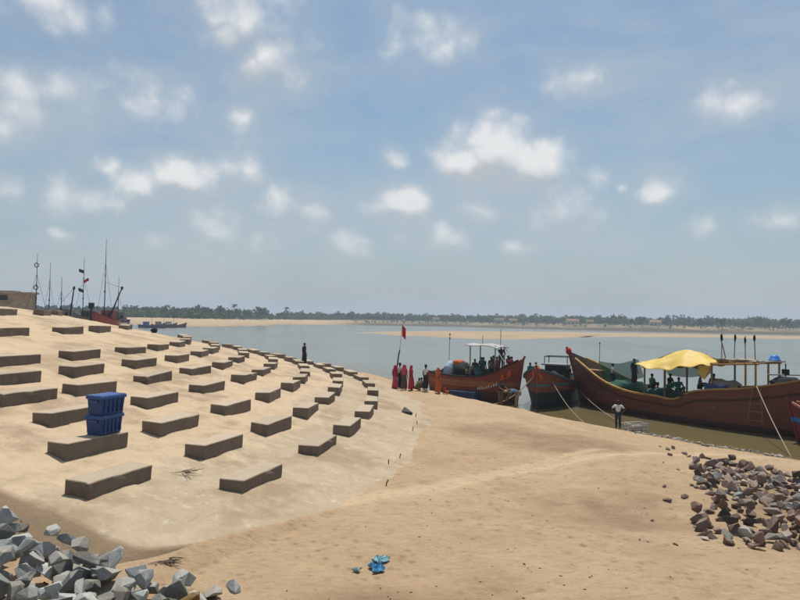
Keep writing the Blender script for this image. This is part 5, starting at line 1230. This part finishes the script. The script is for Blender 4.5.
q = MB(); p = on_depth(91, 318, 96); q.tube([(0, 0, -2.5), (0, 0, 3.3)], .16, 6); q.box(-.3, .3, -.3, .3, 2.6, 3.4); tag(q.build('mooring_post', BLACK, None, False, (p.x, p.y, p.z - 1.2)), 'thick black post with a box head between the trawlers', 'post')
for i, (px, dist, hc, lab) in enumerate([(152, 300, TH[1], 'low blue boat in the far row moored beyond the slope'), (164, 312, TH[3], 'brown boat in the middle of the far moored row'), (174, 322, TH[0], 'far moored boat with a pale cabin at the end of the row')]):
    d = pxdir(px, 315); x = d.x / d.y * dist
    B = Boat('moored_boat', (x, dist, 0), (1, .15), [(-5.5, 1.3, 1.5, 1.1, -.3, -.2), (-2, 1.7, 1.2, 1.5, -.5, 0), (2, 1.6, 1.3, 1.2, -.5, .1), (4.4, .9, 2.0, .35, -.4, .4), (5.6, .08, 2.6, .03, -.3, .6)], lab, hc, .7, group='boats moored beyond the slope', n=16)
    m1 = MB(); m1.box(-3.6, -1.2, -1, 1, .72, 2.7); cb_ = B.part('cabin', m1, [TUBBLUE, CONC2, WHITEW][i]); m1 = MB(); m1.box(-3.8, -1, -1.2, 1.2, 2.702, 2.82); B.part('cabin_roof', m1, STEEL, parent=cb_); m1 = MB(); m1.tube([(0, 0, .7), (0, 0, 4.5 + i)], .07, 5); B.part('mast', m1, BLACK)
def harbour_building():
    p0, p1 = on_depth(-60, 304, 110), on_depth(27, 304, 110); w = p1.x - p0.x; zt = on_depth(10, 290.5, 110).z; zb = zland(p1.x - 2, 110)
    t = empty('harbour_building', (p1.x - w / 2, 113, zb), .06, label='stained beige concrete building with dark open galleries on the crest', cat='building'); h = zt - zb
    MB().box(-w / 2, w / 2, -2, -.6, -1, h - .5).build('wall', CONC2, t); wl_ = t.children[0]; MB().box(-w / 2 - .4, w / 2 - 2.8, -2.6, -.2, h - .498, h).build('roof', CONC2, t); MB().box(w / 2 - 2.7, w / 2 + .3, -2.3, -.3, h - .498, h - .2).build('stair_roof', CONC2, t)
    for k in range(4):
        x0 = -w / 2 + .6 + k * (w - 4.2) / 4
        for r_ in range(2): MB().box(x0, x0 + (w - 4.2) / 4 - .5, -2.05, -1.95, h - 1.6 - r_ * 1.9, h - .75 - r_ * 1.9).build('opening', DARKGLASS, wl_)
    for r_ in range(2): MB().box(-w / 2 - .2, w / 2 - 3.2, -2.5, -2.002, h - 1.8 - r_ * 1.9, h - 1.62 - r_ * 1.9).build('ledge', CONC2, wl_)
harbour_building()
p = hit_cone(154, 334) or Vector((-14, 40, 4)); tag(MB().blob((0, 0, .25), (.24, .2, .2), 6, 2, .4).build('dark_bundle', BLACK, None, True, p), 'small black bundle at the rim of the slope near far boats', 'bundle')

# ------------------------------------------------------------------ hazy air over the river
def haze():
    m1 = MB(); m1.box(-3000, 3000, -600, 3200, -3.6, 40); ma = bpy.data.materials.new('hazy_air'); ma.use_nodes = True; N = ma.node_tree.nodes; N.clear()
    pv = N.new('ShaderNodeVolumePrincipled'); pv.inputs['Color'].default_value = (.76, .87, 1.0, 1); pv.inputs['Density'].default_value = .00045; pv.inputs['Anisotropy'].default_value = .2
    o_ = N.new('ShaderNodeOutputMaterial'); ma.node_tree.links.new(pv.outputs[0], o_.inputs['Volume'])
    tag(m1.build('haze', ma), 'thin pale summer haze over the river', kind='stuff')
haze()
